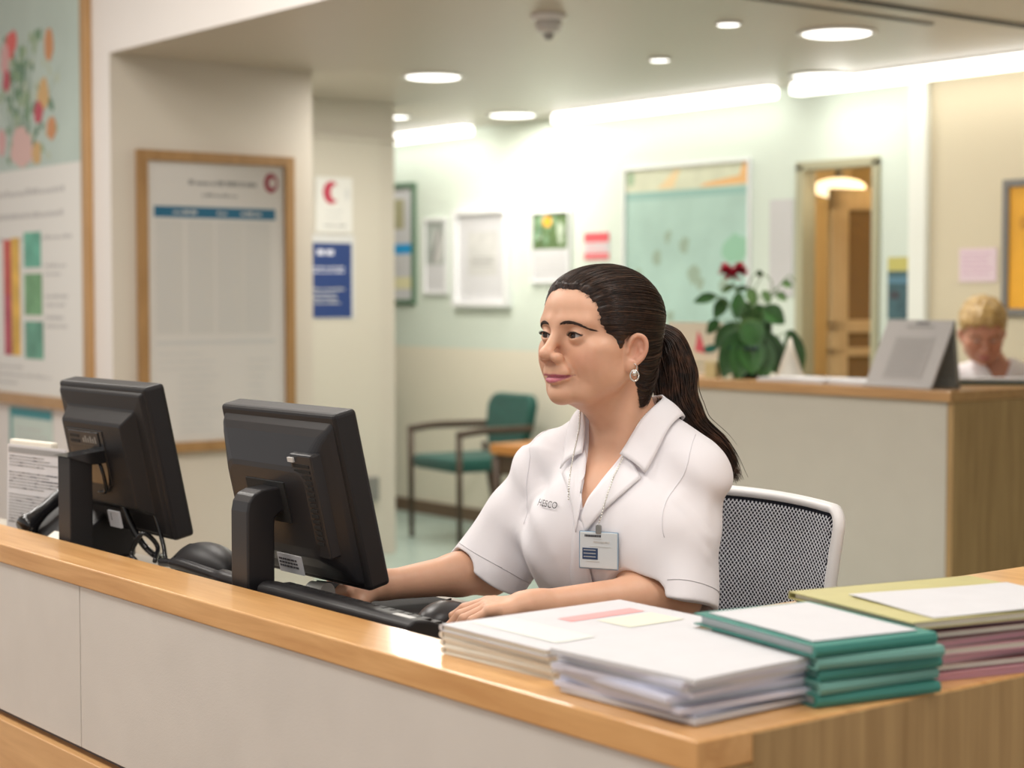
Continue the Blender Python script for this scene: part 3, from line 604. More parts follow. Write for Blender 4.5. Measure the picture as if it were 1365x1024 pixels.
MB().tube([(0.0, 0, 0.002), (0.012, -0.010, 0.0015)], [0.005, 0.0015]).build('tip', M['silver'], t)
def cable(name, pts, r, label, m=M['gloss_black'], parent=None, n=7):
    o = MB().tube(spline(pts, 8), r, n).build(name, m)
    return tag(o, label, 'cable')
cable('power_cable', [(-2.90, 1.40, 0.97), (-2.86, 1.41, 0.93), (-2.84, 1.42, 0.87), (-2.80, 1.41, 0.84), (-2.76, 1.42, 0.865), (-2.72, 1.42, 0.875), (-2.69, 1.42, 0.85), (-2.67, 1.43, 0.825)], 0.004, 'black cable looping from the farther monitor along the desk')
cable('signal_cable', [(-2.94, 1.39, 0.935), (-2.93, 1.40, 0.90), (-2.915, 1.41, 0.87), (-2.90, 1.42, 0.85), (-2.86, 1.42, 0.84), (-2.90, 1.45, 0.836)], 0.006, 'thick black plug cable hanging under the farther monitor')
cable('coiled_cord', [(-2.84, 1.37, 0.838), (-2.88, 1.38, 0.85), (-2.855, 1.39, 0.885), (-2.86, 1.42, 0.86), (-2.83, 1.40, 0.838)], 0.0045, 'short looped black cord below the farther monitor')
# mouse-mat / headset like black rounded item between the monitors
t = empty('telephone_handset', (-2.655, 1.425, ZD + 0.006), 0, 'black rounded telephone handset with a long flat grip lying between the monitors', 'handset')
b = MB(); b.ball((-0.01, -0.01, 0.028), (0.085, 0.045, 0.042), sub=4); b.build('earpiece', M['black'], t)
b = MB(); b.tube(spline([(-0.11, -0.045, 0.028), (-0.05, -0.052, 0.034), (0.0, -0.055, 0.036), (0.10, -0.05, 0.030), (0.22, -0.04, 0.024), (0.27, -0.03, 0.02)], 8), [0.007] * 8 + [0.010] * 17 + [0.015] * 16, 12); b.build('grip', M['dark'], t)
# desk phone
t = empty('desk_telephone', (-3.155, 1.385, ZD), math.radians(4), 'black desk telephone with pale key label, behind the farther monitor stand', 'telephone')
b = MB(); b.prism([(-0.07, 0.0), (-0.075, 0.012), (0.06, 0.085), (0.085, 0.085), (0.09, 0.0)], -0.075, 0.075, axis=0); o = b.build('phone_body', M['black'], t); bv = o.modifiers.new('bevel', 'BEVEL'); bv.width = 0.006; bv.segments = 2
b = MB(); pts = spline([(-0.05, -0.062, 0.035), (-0.05, -0.02, 0.062), (-0.05, 0.03, 0.088), (-0.05, 0.075, 0.105)], 6); b.tube(pts, [0.018, 0.02, 0.018, 0.015, 0.013, 0.012, 0.011, 0.011, 0.011, 0.011, 0.011, 0.011, 0.012, 0.013, 0.015, 0.018, 0.02, 0.018, 0.014], 12); b.build('handset', M['gloss_black'], t)
MB().box((0.0, -0.055, 0.030), (0.052, -0.01, 0.036), 0.003, M=Matrix.Rotation(math.radians(26), 4, 'X') @ Matrix.Translation((0, 0.0, 0.012))).build('key_label', M['paper_cream'], t)
t.scale = (1.25, 1.0, 1.32)
# standing document
t = empty('document_holder', (-3.36, 1.42, ZD), math.radians(8), 'printed page standing upright on the desk at the far left', 'document')
Fm = Matrix.Rotation(math.radians(-1.5), 4, 'X')
pr = MB(); pr.box((-0.14, 0.0, 0.012), (0.078, 0.002, 0.188), M=Fm)
pr.box((-0.135, -0.0006, 0.172), (0.072, 0.0, 0.183), M=Fm, mi=1)
z = 0.164
while z > 0.03:
    x = -0.132; e = random.choice((0.06, 0.05, 0.0, 0.055, 0.02))
    while x < e: l = random.uniform(.005, .016); pr.box((x, -0.0006, z), (min(x + l, e), 0.0, z + 0.0022), M=Fm, mi=1 if random.random() < .8 else 2); x += l + .002
    z -= 0.0062 if random.random() > 0.15 else 0.014
pr.build('printed_page', [M['paper'], M['ink'], M['ink_dark']], t)
MB().box((-0.145, -0.014, 0.0), (0.085, 0.03, 0.014), 0.002).build('holder_base', M['black'], t)
b = MB(); b.box((-0.14, 0.004, 0.012), (0.02, 0.02, 0.198), 0.003, M=Fm); tag(W(b.build('page_stack', M['paper_cream'], t), empty('x')) if False else b.build('page_stack', M['paper_cream'], t))
# little clear cup/clip under the monitor
t = empty('tape_dispenser', (-2.325, 1.425, ZD), math.radians(15), 'small grey and clear tape dispenser under the nearer monitor', 'tape dispenser')
b = MB(); b.prism([(-0.045, 0.0), (-0.05, 0.01), (-0.02, 0.035), (0.01, 0.052), (0.035, 0.045), (0.045, 0.0)], -0.014, 0.014, axis=0)
b.build('dispenser_body', mat('smoky_plastic', (0.10, 0.12, 0.13), 0.2), t)
MB().cyl((-0.0165, 0.0, 0.034), (0.0165, 0.0, 0.034), 0.018).build('tape_roll', mat('clear_tape', (0.62, 0.62, 0.58), 0.2), t)

# ---------------------------------------------------------------- paper stacks on the return
def sheet_mb(w_, d_, h_, rz, cx, cy, z, wav=0.0, seed=0, mi=0, nx=12, ny=14, curl=0.0, M_=None):
    """thin pad with a slightly wavy top, as a closed mesh"""
    r_ = random.Random(seed); ph = [r_.uniform(0, 6) for _ in range(4)]; vs_ = []
    for lvl in (0, 1):
        for j in range(ny + 1):
            for i in range(nx + 1):
                x = (i / nx - .5) * w_; y = (j / ny - .5) * d_
                dz = wav * (math.sin(x * 22 + ph[0]) * math.cos(y * 17 + ph[1]) * .5 + .5)
                c = curl * max(0, (i / nx - 0.75)) ** 2 * 16 * max(0, (0.35 - j / ny)) * 3
                vs_.append((x, y, (h_ if lvl else 0) + dz + c))
    n = (nx + 1) * (ny + 1); fs = []
    for j in range(ny):
        for i in range(nx):
            a = j * (nx + 1) + i; fs.append((a, a + nx + 1, a + nx + 2, a + 1)); fs.append((n + a, n + a + 1, n + a + nx + 2, n + a + nx + 1))
    for i in range(nx):
        fs.append((i, i + 1, n + i + 1, n + i)); a = ny * (nx + 1) + i; fs.append((a + 1, a, n + a, n + a + 1))
    for j in range(ny):
        a = j * (nx + 1); fs.append((a + nx + 1, a, n + a, n + a + nx + 1)); a += nx; fs.append((a, a + nx + 1, n + a + nx + 1, n + a))
    R = Matrix.Translation((cx, cy, z)) @ Matrix.Rotation(rz, 4, 'Z')
    b = MB(); b.add([R @ Vector(v) for v in vs_], fs, mi, False); return b
def stack_label(n, i, kinds):
    return kinds[i]
ords = ['bottom', 'second', 'third', 'fourth', 'fifth', 'sixth', 'seventh', 'eighth', 'ninth', 'tenth', 'eleventh', 'twelfth']
rs = random.Random(11)
ZB = ZT + 0.0006
# A: cream magazines with folded spines
z = ZB
for i in range(4):
    h_ = 0.0085
    t = empty('magazine', (-1.645 + rs.uniform(-.004, .004), 1.383 + rs.uniform(-.004, .004), z), math.radians(1 + rs.uniform(-2, 2)),
              'cream magazine, ' + ('topmost of the magazine pile beside the keyboard, with a pink heading' if i == 3 else ('lowest' if i == 0 else ords[i] + ' from below') + ' in the pile beside the keyboard'), 'magazine', 'cream magazines beside the keyboard')
    w_, d_ = 0.205, 0.285
    b = MB(); b.prism([(-w_ / 2, h_ / 2), (-w_ / 2 + .002, h_ - .0012), (-w_ / 2 + .006, h_), (w_ / 2, h_ - 0.0005), (w_ / 2, h_ - .001), (-w_ / 2 + .006, h_ - .0015), (-w_ / 2 + .006, 0.0015), (w_ / 2, 0.001), (w_ / 2, 0), (-w_ / 2 + .006, 0), (-w_ / 2 + .002, 0.001)], -d_ / 2, d_ / 2, axis=1)
    b.build('cover', M['paper_cream'] if i != 3 else M['paper'], t)
    sheet_mb(w_ - .010, d_ - .004, h_ - .0032, 0, 0.003, 0, 0.0016, 0, i).build('pages', M['paper_cream'], t)
    if i == 3:
        p = MB(); zt = h_ + 0.0003
        def R_(x0, y0, x1, y1, mi): p.quad((x0, y0, zt), (x1, y0, zt), (x1, y1, zt), (x0, y1, zt), mi)
        R_(-0.04, -0.01, -0.012, 0.11, 0)
        R_(0.0, 0.02, 0.06, 0.11, 1); R_(-0.08, -0.11, 0.08, -0.05, 2)
        p.build('cover_print', [mat('coral_print', (0.85, 0.38, 0.38), 0.7), mat('pale_print', (0.74, 0.74, 0.62), 0.7), mat('grey_print', (0.72, 0.74, 0.70), 0.7)], t)
    z += h_ + 0.0004
# B: white paper bundles, each a stapled set
z = ZB
for i in range(9):
    h_ = 0.0052; top = i == 8
    cx, cy, rz = (-1.392 + rs.uniform(-.010, .010), 1.310 + rs.uniform(-.007, .007), math.radians(rs.uniform(-5, 5)))
    if top: cx, cy, rz = -1.388, 1.312, math.radians(3)
    if i == 0: cx += 0.012
    o = sheet_mb(0.205 if not top else .215, 0.190 if not top else .205, h_, rz, cx, cy, z, 0.0022 if not top else 0.002, 3, curl=0.0).build('paper_bundle', M['paper_blue'] if i % 3 and not top else M['paper'])
    tag(o, 'white paper bundle, ' + ('topmost of the loose pile at the counter corner' if top else ('lowest' if i == 0 else ords[i] + ' from below') + ' in the loose pile at the counter corner'), 'paper', 'white paper bundles at the counter corner')
    z += h_ + 0.0002
# clear plastic wallet edge lying across B
# C: teal folders
z = ZB
for i in range(5):
    h_ = 0.0128; top = i == 4
    t = empty('document_folder', (-1.358 + rs.uniform(-.004, .004), 1.480 + rs.uniform(-.004, .004) - (0.008 if top else 0), z), math.radians(-9 + rs.uniform(-3, 3)),
              'teal document folder, ' + ('topmost of the teal pile, with a white sheet on it' if top else ('lowest' if i == 0 else ords[i] + ' from below') + ' in the teal pile'), 'folder', 'teal folders on the counter end')
    w_, d_ = 0.225, 0.165
    b = MB(); b.prism([(w_ / 2, h_ / 2), (w_ / 2 - .002, h_ - .001), (w_ / 2 - .006, h_), (-w_ / 2, h_), (-w_ / 2, h_ - .0014), (w_ / 2 - .007, h_ - .0014), (w_ / 2 - .007, .0014), (-w_ / 2, .0014), (-w_ / 2, 0), (w_ / 2 - .006, 0), (w_ / 2 - .002, .001)], -d_ / 2, d_ / 2, axis=1)
    b.build('cover', M['teal'] if i % 2 == 0 or top else M['teal_light'], t)
    sheet_mb(w_ - .02, d_ - .012, h_ - .0034, 0, -0.003, 0, 0.0016, 0, i).build('pages', M['teal_light'] if i in (1, 2, 3) else M['paper'], t)
    z += h_ + 0.0004
o = sheet_mb(0.195, 0.140, 0.0012, math.radians(-10), -1.362, 1.474, z, 0.0008, 5).build('paper_sheet', M['paper']); tag(o, 'white sheet lying on the topmost teal folder', 'paper')
# D: maroon / mauve folders, olive on top
z = ZB; cols = ['pinkcard', 'maroon', 'mauve', 'pinkcard', 'mauve', 'maroon', 'dark', 'olive']
names = dict(pinkcard='pink', maroon='maroon', mauve='mauve', dark='black', olive='olive yellow')
for i, c in enumerate(cols):
    h_ = 0.0088 if c != 'dark' else 0.006; top = i == 7
    t = empty('document_folder', (-1.362 + rs.uniform(-.006, .006), 1.706 + rs.uniform(-.006, .006), z), math.radians(-11 + rs.uniform(-4, 4)),
              names[c] + ' card folder, ' + ('topmost of the mixed pile at the right edge' if top else ('lowest' if i == 0 else ords[i] + ' from below') + ' in the mixed pile at the right edge'), 'folder', 'mixed card folders at the right edge')
    w_, d_ = (0.225, 0.27) if not top else (0.235, 0.28)
    b = MB(); b.box((-w_ / 2, -d_ / 2, 0), (w_ / 2, d_ / 2, 0.0012)); b.box((-w_ / 2, -d_ / 2, h_ - .0012), (w_ / 2, d_ / 2, h_)); b.box((-w_ / 2, -d_ / 2, 0), (-w_ / 2 + .0012, d_ / 2, h_))
    b.build('cover', M[c], t)
    sheet_mb(w_ - .008, d_ - .012, h_ - .003, 0, 0.002, 0, 0.0015, 0, i).build('pages', M['paper_cream'] if i % 2 else M['pinkcard'], t)
    z += h_ + 0.0004
o = sheet_mb(0.165, 0.235, 0.001, math.radians(-14), -1.325, 1.712, z, 0.0015, 9).build('paper_sheet', M['paper']); tag(o, 'white hand-written sheet lying on the olive yellow folder', 'paper')
p = MB(); zz = z + 0.0030
# ---------------------------------------------------------------- implicit surfaces for bodies and cloth
def smin(a, b, k):
    if k <= 0: return np.minimum(a, b)
    h = np.maximum(k - np.abs(a - b), 0) / k
    return np.minimum(a, b) - h * h * k * 0.25
def smax(a, b, k): return -smin(-a, -b, k)
class Frame:
    def __init__(s, o, R=None, sc=1.0): s.o = np.array(o, float); s.R = np.eye(3) if R is None else np.array(R, float); s.s = sc
    def p(s, q): return s.o + s.R @ (np.array(q, float) * s.s)
    def inv(s, P): return (P - s.o) @ s.R / s.s
def rot(rx=0, ry=0, rz=0): return np.array(Euler((math.radians(rx), math.radians(ry), math.radians(rz)), 'XYZ').to_matrix())
class Field:
    def __init__(s, fr=None): s.P = []; s.fr = fr or Frame((0, 0, 0)); s.zs = None
    def z_(s, c): return c if s.zs is None or c[2] >= 0 else (c[0], c[1], c[2] * s.zs)
    def ell(s, c, r, k=0.01, op='u', R=None):
        f = s.fr; c = f.p(s.z_(c)); r = np.array(r, float) * f.s; RR = f.R if R is None else f.R @ R
        s.P.append(('e', op, k, c, max(r), (c, r, RR))); return s
    def cap(s, a, b, ra, rb=None, k=0.01, op='u'):
        f = s.fr; a = f.p(s.z_(a)); b = f.p(s.z_(b)); ra *= f.s; rb = ra if rb is None else rb * f.s
        s.P.append(('c', op, k, (a + b) / 2, np.linalg.norm(b - a) / 2 + max(ra, rb), (a, b, ra, rb))); return s
    def chain(s, pts, rs, k=0.004, op='u'):
        for i in range(len(pts) - 1): s.cap(pts[i], pts[i + 1], rs[i], rs[i + 1], k if i == 0 else 0.003, op)
        return s
    def tube(s, a, b, ra, rb, k=0.01, op='u', squash=1.0):
        """cone with flat ends"""
        f = s.fr; a = f.p(a); b = f.p(b)
        s.P.append(('t', op, k, (a + b) / 2, np.linalg.norm(b - a) / 2 + max(ra, rb) * f.s, (a, b, ra * f.s, rb * f.s))); return s
    def fn(s, g): s.P.append(('f', 'x', 0, None, 0, g)); return s
    @staticmethod
    def prim(kind, a, P):
        if kind == 'e':
            c, r, R = a; q = (P - c) @ R
            k0 = np.sqrt(((q / r) ** 2).sum(1)) + 1e-9; k1 = np.sqrt(((q / (r * r)) ** 2).sum(1)) + 1e-9
            return k0 * (k0 - 1) / k1
        A, B, ra, rb = a; ab = B - A; L2 = ab @ ab; t = ((P - A) @ ab) / L2; tc = np.clip(t, 0, 1)
        d = np.sqrt(((P - A - tc[:, None] * ab) ** 2).sum(1)) - (ra + (rb - ra) * tc)
        if kind == 'c': return d
        L = math.sqrt(L2); dd = np.sqrt(np.maximum(((P - A - t[:, None] * ab) ** 2).sum(1), 0)) - (ra + (rb - ra) * np.clip(t, -0.2, 1.2))
        return smax(dd, np.maximum(-t, t - 1) * L, 0.004)
    def ev(s, P, idx=None):
        d = np.full(len(P), 1.0)
        for i in (range(len(s.P)) if idx is None else idx):
            kind, op, k, c, R, a = s.P[i]
            if kind == 'f': d = a(P, d); continue
            q = s.prim(kind, a, P)
            if op == 'u': d = smin(d, q, k)
            elif op == 's': d = smax(d, -q, k)
            else: d = smax(d, q, k)
        return d
    def cull(s, c, rad):
        out = []
        for i, (kind, op, k, pc, R, a) in enumerate(s.P):
            if kind == 'f' or op == 'i' or np.linalg.norm(pc - c) < R + rad + 0.02 + k: out.append(i)
        return out
    def grad(s, P, e=0.0006):
        g = np.stack([s.ev(P + e * np.eye(3)[a]) - s.ev(P - e * np.eye(3)[a]) for a in range(3)], 1)
        return g / (np.linalg.norm(g, axis=1, keepdims=True) + 1e-12)
    def snap(s, P, off=0.0, it=4):
        P = np.array(P, float)
        for _ in range(it): P = P - (s.ev(P) - off)[:, None] * s.grad(P) * 0.9
        return P
def surface(F, lo, hi, h, n=16):
    """surface nets over the blocks that the surface crosses"""
    lo = np.array(lo, float); hi = np.array(hi, float); nb = np.ceil((hi - lo) / h / n).astype(int)
    g = np.stack(np.meshgrid(*[np.arange(k) for k in nb], indexing='ij'), -1).reshape(-1, 3)
    cen = lo + (g + 0.5) * n * h; half = n * h * 0.87
    d = np.concatenate([F.ev(c) for c in np.array_split(cen, max(1, len(cen) // 20000))])
    g = g[np.abs(d) < half * 1.5 + 0.015]; cen = lo + (g + 0.5) * n * h
    keys = []; vs_ = []; quads = []; m = n + 2
    loc = np.stack(np.meshgrid(*[np.arange(m)] * 3, indexing='ij'), -1).reshape(-1, 3)
    for gi, c in zip(g, cen):
        idx = F.cull(c, half + 2 * h)
        if not any(F.P[i][0] != 'f' for i in idx): continue
        base = gi * n; D = F.ev(lo + (base + loc) * h, idx).reshape(m, m, m); S_ = D < 0
        if S_.all() or not S_.any(): continue
        K = m - 1; acc = np.zeros((K, K, K, 3)); cnt = np.zeros((K, K, K))
        cn = [(a, b, e) for a in (0, 1) for b in (0, 1) for e in (0, 1)]
        for ax in range(3):
            for u in (0, 1):
                for v in (0, 1):
                    o0 = [0, 0, 0]; oth = [q for q in range(3) if q != ax]; o0[oth[0]] = u; o0[oth[1]] = v; o1 = list(o0); o1[ax] = 1
                    sl = lambda o: D[o[0]:o[0] + K, o[1]:o[1] + K, o[2]:o[2] + K]
                    A_, B_ = sl(o0), sl(o1); cr = (A_ < 0) != (B_ < 0)
                    t = np.where(cr, A_ / np.where(cr, A_ - B_, 1), 0)
                    for q in range(3): acc[..., q] += np.where(cr, (t if q == ax else o0[q]), 0)
                    cnt += cr
        ok = cnt > 0; ii = np.argwhere(ok)
        V = lo + (base + ii + acc[ok] / cnt[ok][:, None]) * h
        G = base + ii; key = (G[:, 0].astype(np.int64) << 42) | (G[:, 1].astype(np.int64) << 21) | G[:, 2]
        keys.append(key); vs_.append(V)
        for ax in range(3):
            A_ = S_[1:n + 1, 1:n + 1, 1:n + 1]; o = [1, 1, 1]; o[ax] = 2
            B_ = S_[o[0]:o[0] + n, o[1]:o[1] + n, o[2]:o[2] + n]
            e = np.argwhere(A_ != B_) + 1
            if not len(e): continue
            u, v = [(1, 2), (2, 0), (0, 1)][ax]; q = []
            for du, dv in ((1, 1), (0, 1), (0, 0), (1, 0)):
                c_ = e + base; c_ = c_.copy(); c_[:, u] -= du; c_[:, v] -= dv
                q.append((c_[:, 0].astype(np.int64) << 42) | (c_[:, 1].astype(np.int64) << 21) | c_[:, 2])
            q = np.stack(q, 1); fl = ~S_[e[:, 0], e[:, 1], e[:, 2]]; q[fl] = q[fl][:, ::-1]; quads.append(q)
    if not keys: return np.zeros((0, 3)), np.zeros((0, 4), int)
    keys = np.concatenate(keys); V = np.concatenate(vs_); Q = np.concatenate(quads)
    uk, first = np.unique(keys, return_index=True); V = V[first]
    qi = np.searchsorted(uk, Q); qi = np.clip(qi, 0, len(uk) - 1); good = (uk[qi] == Q).all(1)
    return V, qi[good]
def np_mesh(name, V, Q, mats, parent=None, smooth=True, cols=None):
    me = bpy.data.meshes.new(name); Q = np.asarray(Q); k = Q.shape[1]
    me.vertices.add(len(V)); me.vertices.foreach_set('co', np.asarray(V, np.float32).ravel())
    me.loops.add(Q.size); me.loops.foreach_set('vertex_index', Q.astype(np.int32).ravel())
    me.polygons.add(len(Q)); me.polygons.foreach_set('loop_start', np.arange(len(Q), dtype=np.int32) * k)
    me.polygons.foreach_set('use_smooth', np.full(len(Q), smooth))
    for m in (mats if isinstance(mats, (list, tuple)) else [mats]): me.materials.append(m)
    if cols is not None:
        a = me.color_attributes.new('skin_tone', 'FLOAT_COLOR', 'POINT')
        a.data.foreach_set('color', np.concatenate([cols, np.ones((len(V), 1))], 1).astype(np.float32).ravel())
    me.update(calc_edges=True); me.validate()
    return link(bpy.data.objects.new(name, me), parent)
def field_mesh(name, F, lo, hi, h, mats, parent=None, colf=None, relax=1):
    V, Q = surface(F, lo, hi, h)
    for _ in range(relax):
        for c in np.array_split(np.arange(len(V)), max(1, len(V) // 60000)):
            V[c] = V[c] - F.ev(V[c])[:, None] * F.grad(V[c]) * 0.7
    return np_mesh(name, V, Q, mats, parent, True, None if colf is None else colf(V))
def strands(name, paths, radii, m, parent=None, n=4):
    """many thin tubes in one mesh; paths: (S,K,3), radii (S,K)"""
    S_, K, _ = paths.shape
    T = np.gradient(paths, axis=1); T /= np.linalg.norm(T, axis=2, keepdims=True) + 1e-9
    ref = np.zeros_like(T); ref[..., 0] = 0.31; ref[..., 1] = 0.2; ref[..., 2] = 0.93
    alt = np.zeros_like(T); alt[..., 0] = 1
    a = np.cross(T, np.where(np.abs((T * ref).sum(2, keepdims=True)) > 0.97, alt, ref)); a /= np.linalg.norm(a, axis=2, keepdims=True) + 1e-9
    b = np.cross(T, a); ang = np.arange(n) * 2 * PI / n
    V = paths[:, :, None, :] + (a[:, :, None, :] * np.cos(ang)[None, None, :, None] + b[:, :, None, :] * np.sin(ang)[None, None, :, None]) * radii[:, :, None, None]
    V = V.reshape(-1, 3); s_, k_, i_ = np.meshgrid(np.arange(S_), np.arange(K - 1), np.arange(n), indexing='ij')
    f = lambda k, i: (s_ * K + k) * n + i % n
    Q = np.stack([f(k_, i_), f(k_, i_ + 1), f(k_ + 1, i_ + 1), f(k_ + 1, i_)], -1).reshape(-1, 4)
    return np_mesh(name, V, Q, m, parent)

# skin, cloth and hair materials
def skin_mat(name):
    m = bpy.data.materials.new(name); m.use_nodes = True; N, L, b = nodes_of(m)
    at = N.new('ShaderNodeAttribute'); at.attribute_name = 'skin_tone'
    nz = N.new('ShaderNodeTexNoise'); nz.inputs['Scale'].default_value = 45; nz.inputs['Detail'].default_value = 5
    tc = N.new('ShaderNodeTexCoord'); L.new(tc.outputs['Object'], nz.inputs['Vector'])
    mx = N.new('ShaderNodeMix'); mx.data_type = 'RGBA'; mx.blend_type = 'MULTIPLY'
    cr = N.new('ShaderNodeValToRGB'); cr.color_ramp.elements[0].color = (0.90, 0.86, 0.84, 1); cr.color_ramp.elements[1].color = (1, 1, 1, 1)
    cr.color_ramp.elements[0].position = 0.3; cr.color_ramp.elements[1].position = 0.65
    L.new(nz.outputs['Fac'], cr.inputs[0]); mx.inputs['Factor'].default_value = 0.55
    L.new(at.outputs['Color'], mx.inputs['A']); L.new(cr.outputs[0], mx.inputs['B']); L.new(mx.outputs['Result'], b.inputs['Base Color'])
    b.inputs['Roughness'].default_value = 0.46; b.inputs['Subsurface Weight'].default_value = 0.22
    b.inputs['Subsurface Radius'].default_value = (0.9, 0.35, 0.2); b.inputs['Subsurface Scale'].default_value = 0.008
    n2 = N.new('ShaderNodeTexNoise'); n2.inputs['Scale'].default_value = 700; L.new(tc.outputs['Object'], n2.inputs['Vector'])
    bp = N.new('ShaderNodeBump'); bp.inputs['Strength'].default_value = 0.10; bp.inputs['Distance'].default_value = 0.001
    L.new(n2.outputs['Fac'], bp.inputs['Height']); L.new(bp.outputs[0], b.inputs['Normal'])
    return m
def hair_mat(name, c1, c2, sc=160):
    m = bpy.data.materials.new(name); m.use_nodes = True; N, L, b = nodes_of(m)
    tc = N.new('ShaderNodeTexCoord'); nz = N.new('ShaderNodeTexNoise'); nz.inputs['Scale'].default_value = sc
    L.new(tc.outputs['Object'], nz.inputs['Vector']); cr = N.new('ShaderNodeValToRGB'); L.new(nz.outputs['Fac'], cr.inputs[0])
    cr.color_ramp.elements[0].position = 0.35; cr.color_ramp.elements[1].position = 0.75
    cr.color_ramp.elements[0].color = (*c1, 1); cr.color_ramp.elements[1].color = (*c2, 1); L.new(cr.outputs[0], b.inputs['Base Color'])
    b.inputs['Roughness'].default_value = 0.38; b.inputs['Specular IOR Level'].default_value = 0.45
    return m
M['skin'] = skin_mat('skin')
M['hair'] = hair_mat('dark_brown_hair', (0.012, 0.006, 0.0045), (0.05, 0.022, 0.012))
M['hair_tail'] = hair_mat('brown_hair', (0.014, 0.007, 0.005), (0.085, 0.036, 0.018), 60)
M['blond'] = hair_mat('blond_hair', (0.34, 0.20, 0.06), (0.62, 0.43, 0.18), 60)
M['cloth'] = mat('white_cotton', (0.86, 0.835, 0.87), 0.75, bump=0.25, bscale=1500, sheen=0.15)
M['eye_white'] = mat('eye_white', (0.50, 0.46, 0.44), 0.15)
M['iris'] = mat('iris_brown', (0.045, 0.02, 0.012), 0.08)
M['pupil'] = mat('pupil', (0.003, 0.003, 0.003), 0.05)
M['lash'] = mat('lash_dark', (0.012, 0.008, 0.007), 0.6)
SKIN = np.array((0.70, 0.405, 0.27)); ZS = 0.87
EYE = (0.0305, -0.0785, 0.0)

def add_head(F, fr, neck_to=None, near_side=None):
    """head in its own frame: face to -y, eyes at z=0, left is +x"""
    keep = F.fr; F.fr = fr; F.zs = ZS
    F.ell((0, 0.004, 0.029), (0.073, 0.091, 0.072), 0.0)
    F.ell((0, -0.042, 0.032), (0.060, 0.050, 0.050), 0.03)
    F.ell((0, -0.034, -0.028), (0.0585, 0.052, 0.062), 0.03)
    F.ell((0, -0.038, -0.070), (0.047, 0.045, 0.038), 0.025)
    for s in (-1, 1):
        F.cap((s * .054, .002, -.052), (s * .030, -.062, -.094), .013, .015, 0.025)
        F.ell((s * .038, -.062, -.038), (.024, .024, .024), 0.018)      # cheek
        F.ell((s * .051, -.046, -.020), (.018, .028, .014), 0.018)      # cheekbone
        F.ell((s * .043, -.040, -.058), (.022, .028, .026), 0.022)
        F.cap((s * .012, -.091, .019), (s * .045, -.076, .020), .007, .006, 0.016)   # brow
    F.ell((0, -.083, -.098), (.021, .016, .0165), 0.018)               # chin
    for s in (-1, 1):
        F.ell((s * .0295, -.102, .001), (.0185, .018, .0125), 0.014, 's')  # socket
    F.cap((0, -.089, .010), (0, -.1110, -.026), .0072, .0088, 0.012)      # bridge
    F.ell((0, -.1160, -.0315), (.0100, .0095, .0088), 0.007)            # tip
    for s in (-1, 1): F.ell((s * .0125, -.1035, -.0370), (.0075, .0112, .0076), 0.005)
    F.ell((0, -.092, -.060), (.026, .014, .016), 0.012)                # muzzle
    for s in (-1, 1):                                                  # eyelids
        e = (s * EYE[0], EYE[1], EYE[2]); F.ell(e, (.0150, .0146, .0142), 0.004)
    # lips
    F.chain([(-.023, -.088, -0.0655), (-.011, -.0985, -0.0645), (0, -.1015, -0.0655), (.011, -.0985, -0.0645), (.023, -.088, -0.0655)], [.0025, .0046, .0046, .0046, .0025], 0.005)
    F.chain([(-.019, -.090, -0.0715), (-.008, -.0985, -0.0745), (0, -.100, -0.0755), (.008, -.0985, -0.0745), (.019, -.090, -0.0715)], [.0030, .0050, .0054, .0050, .0030], 0.005)
    F.chain([(-.029, -.0835, -0.0650), (-.022, -.0925, -0.0682), (-.010, -.1030, -0.0698), (0, -.1065, -0.0702), (.010, -.1030, -0.0698), (.022, -.0925, -0.0682), (.029, -.0835, -0.0650)], [.0012, .0017, .0018, .0018, .0018, .0017, .0012], 0.0035, 's')
    for s in (-1, 1):
        F.ell((s * .0066, -.1085, -.0447), (.0034, .0058, .0042), 0.002, 's')      # nostril
        F.chain([(s * .0215, -.094, -.040), (s * .029, -.0875, -.058), (s * .034, -.082, -.070)], [.0022, .0024, .0018], 0.006, 's')  # smile fold
        # lid opening
        F.fn(lambda P, d, s=s, fr=fr: lid_cut(P, d, s, fr))
    # ears
    F.zs = None
    for s in (-1, 1):
        R = rot(0, 0, s * -26) @ rot(-14, 0, 0) * 0.90
        c = np.array((s * .0725, -.006, -.020))
        Ru = R / 0.90; F.ell(c, (.0062, .0158, .027), 0.006, 'u', Ru)
        def e(x, y, z): return c + R @ np.array((s * x, y, z))
        F.ell(e(.0092, -.002, .001), (.0075, .0105, .0175), 0.003, 's', Ru)
        hp = [list(v) for v in spline([e(.004, -.013, .004), e(.0065, -.012, .018), e(.0075, -.003, .0265), e(.008, .009, .024), e(.008, .0155, .012), e(.007, .0150, -.004), e(.005, .008, -.018)], 4)]
        F.chain(hp, [.0028] * len(hp), 0.003)
        F.chain([e(.003, .006, .012), e(.004, .009, .002), e(.003, .004, -.010)], [.0022, .0026, .0022], 0.003)
        F.ell(e(.003, -.001, -.025), (.0042, .0068, .0080), 0.005, 'u', Ru)
        F.ell(e(.003, -.012, -.003), (.0035, .0035, .0055), 0.003, 'u', Ru)
    F.fr = keep
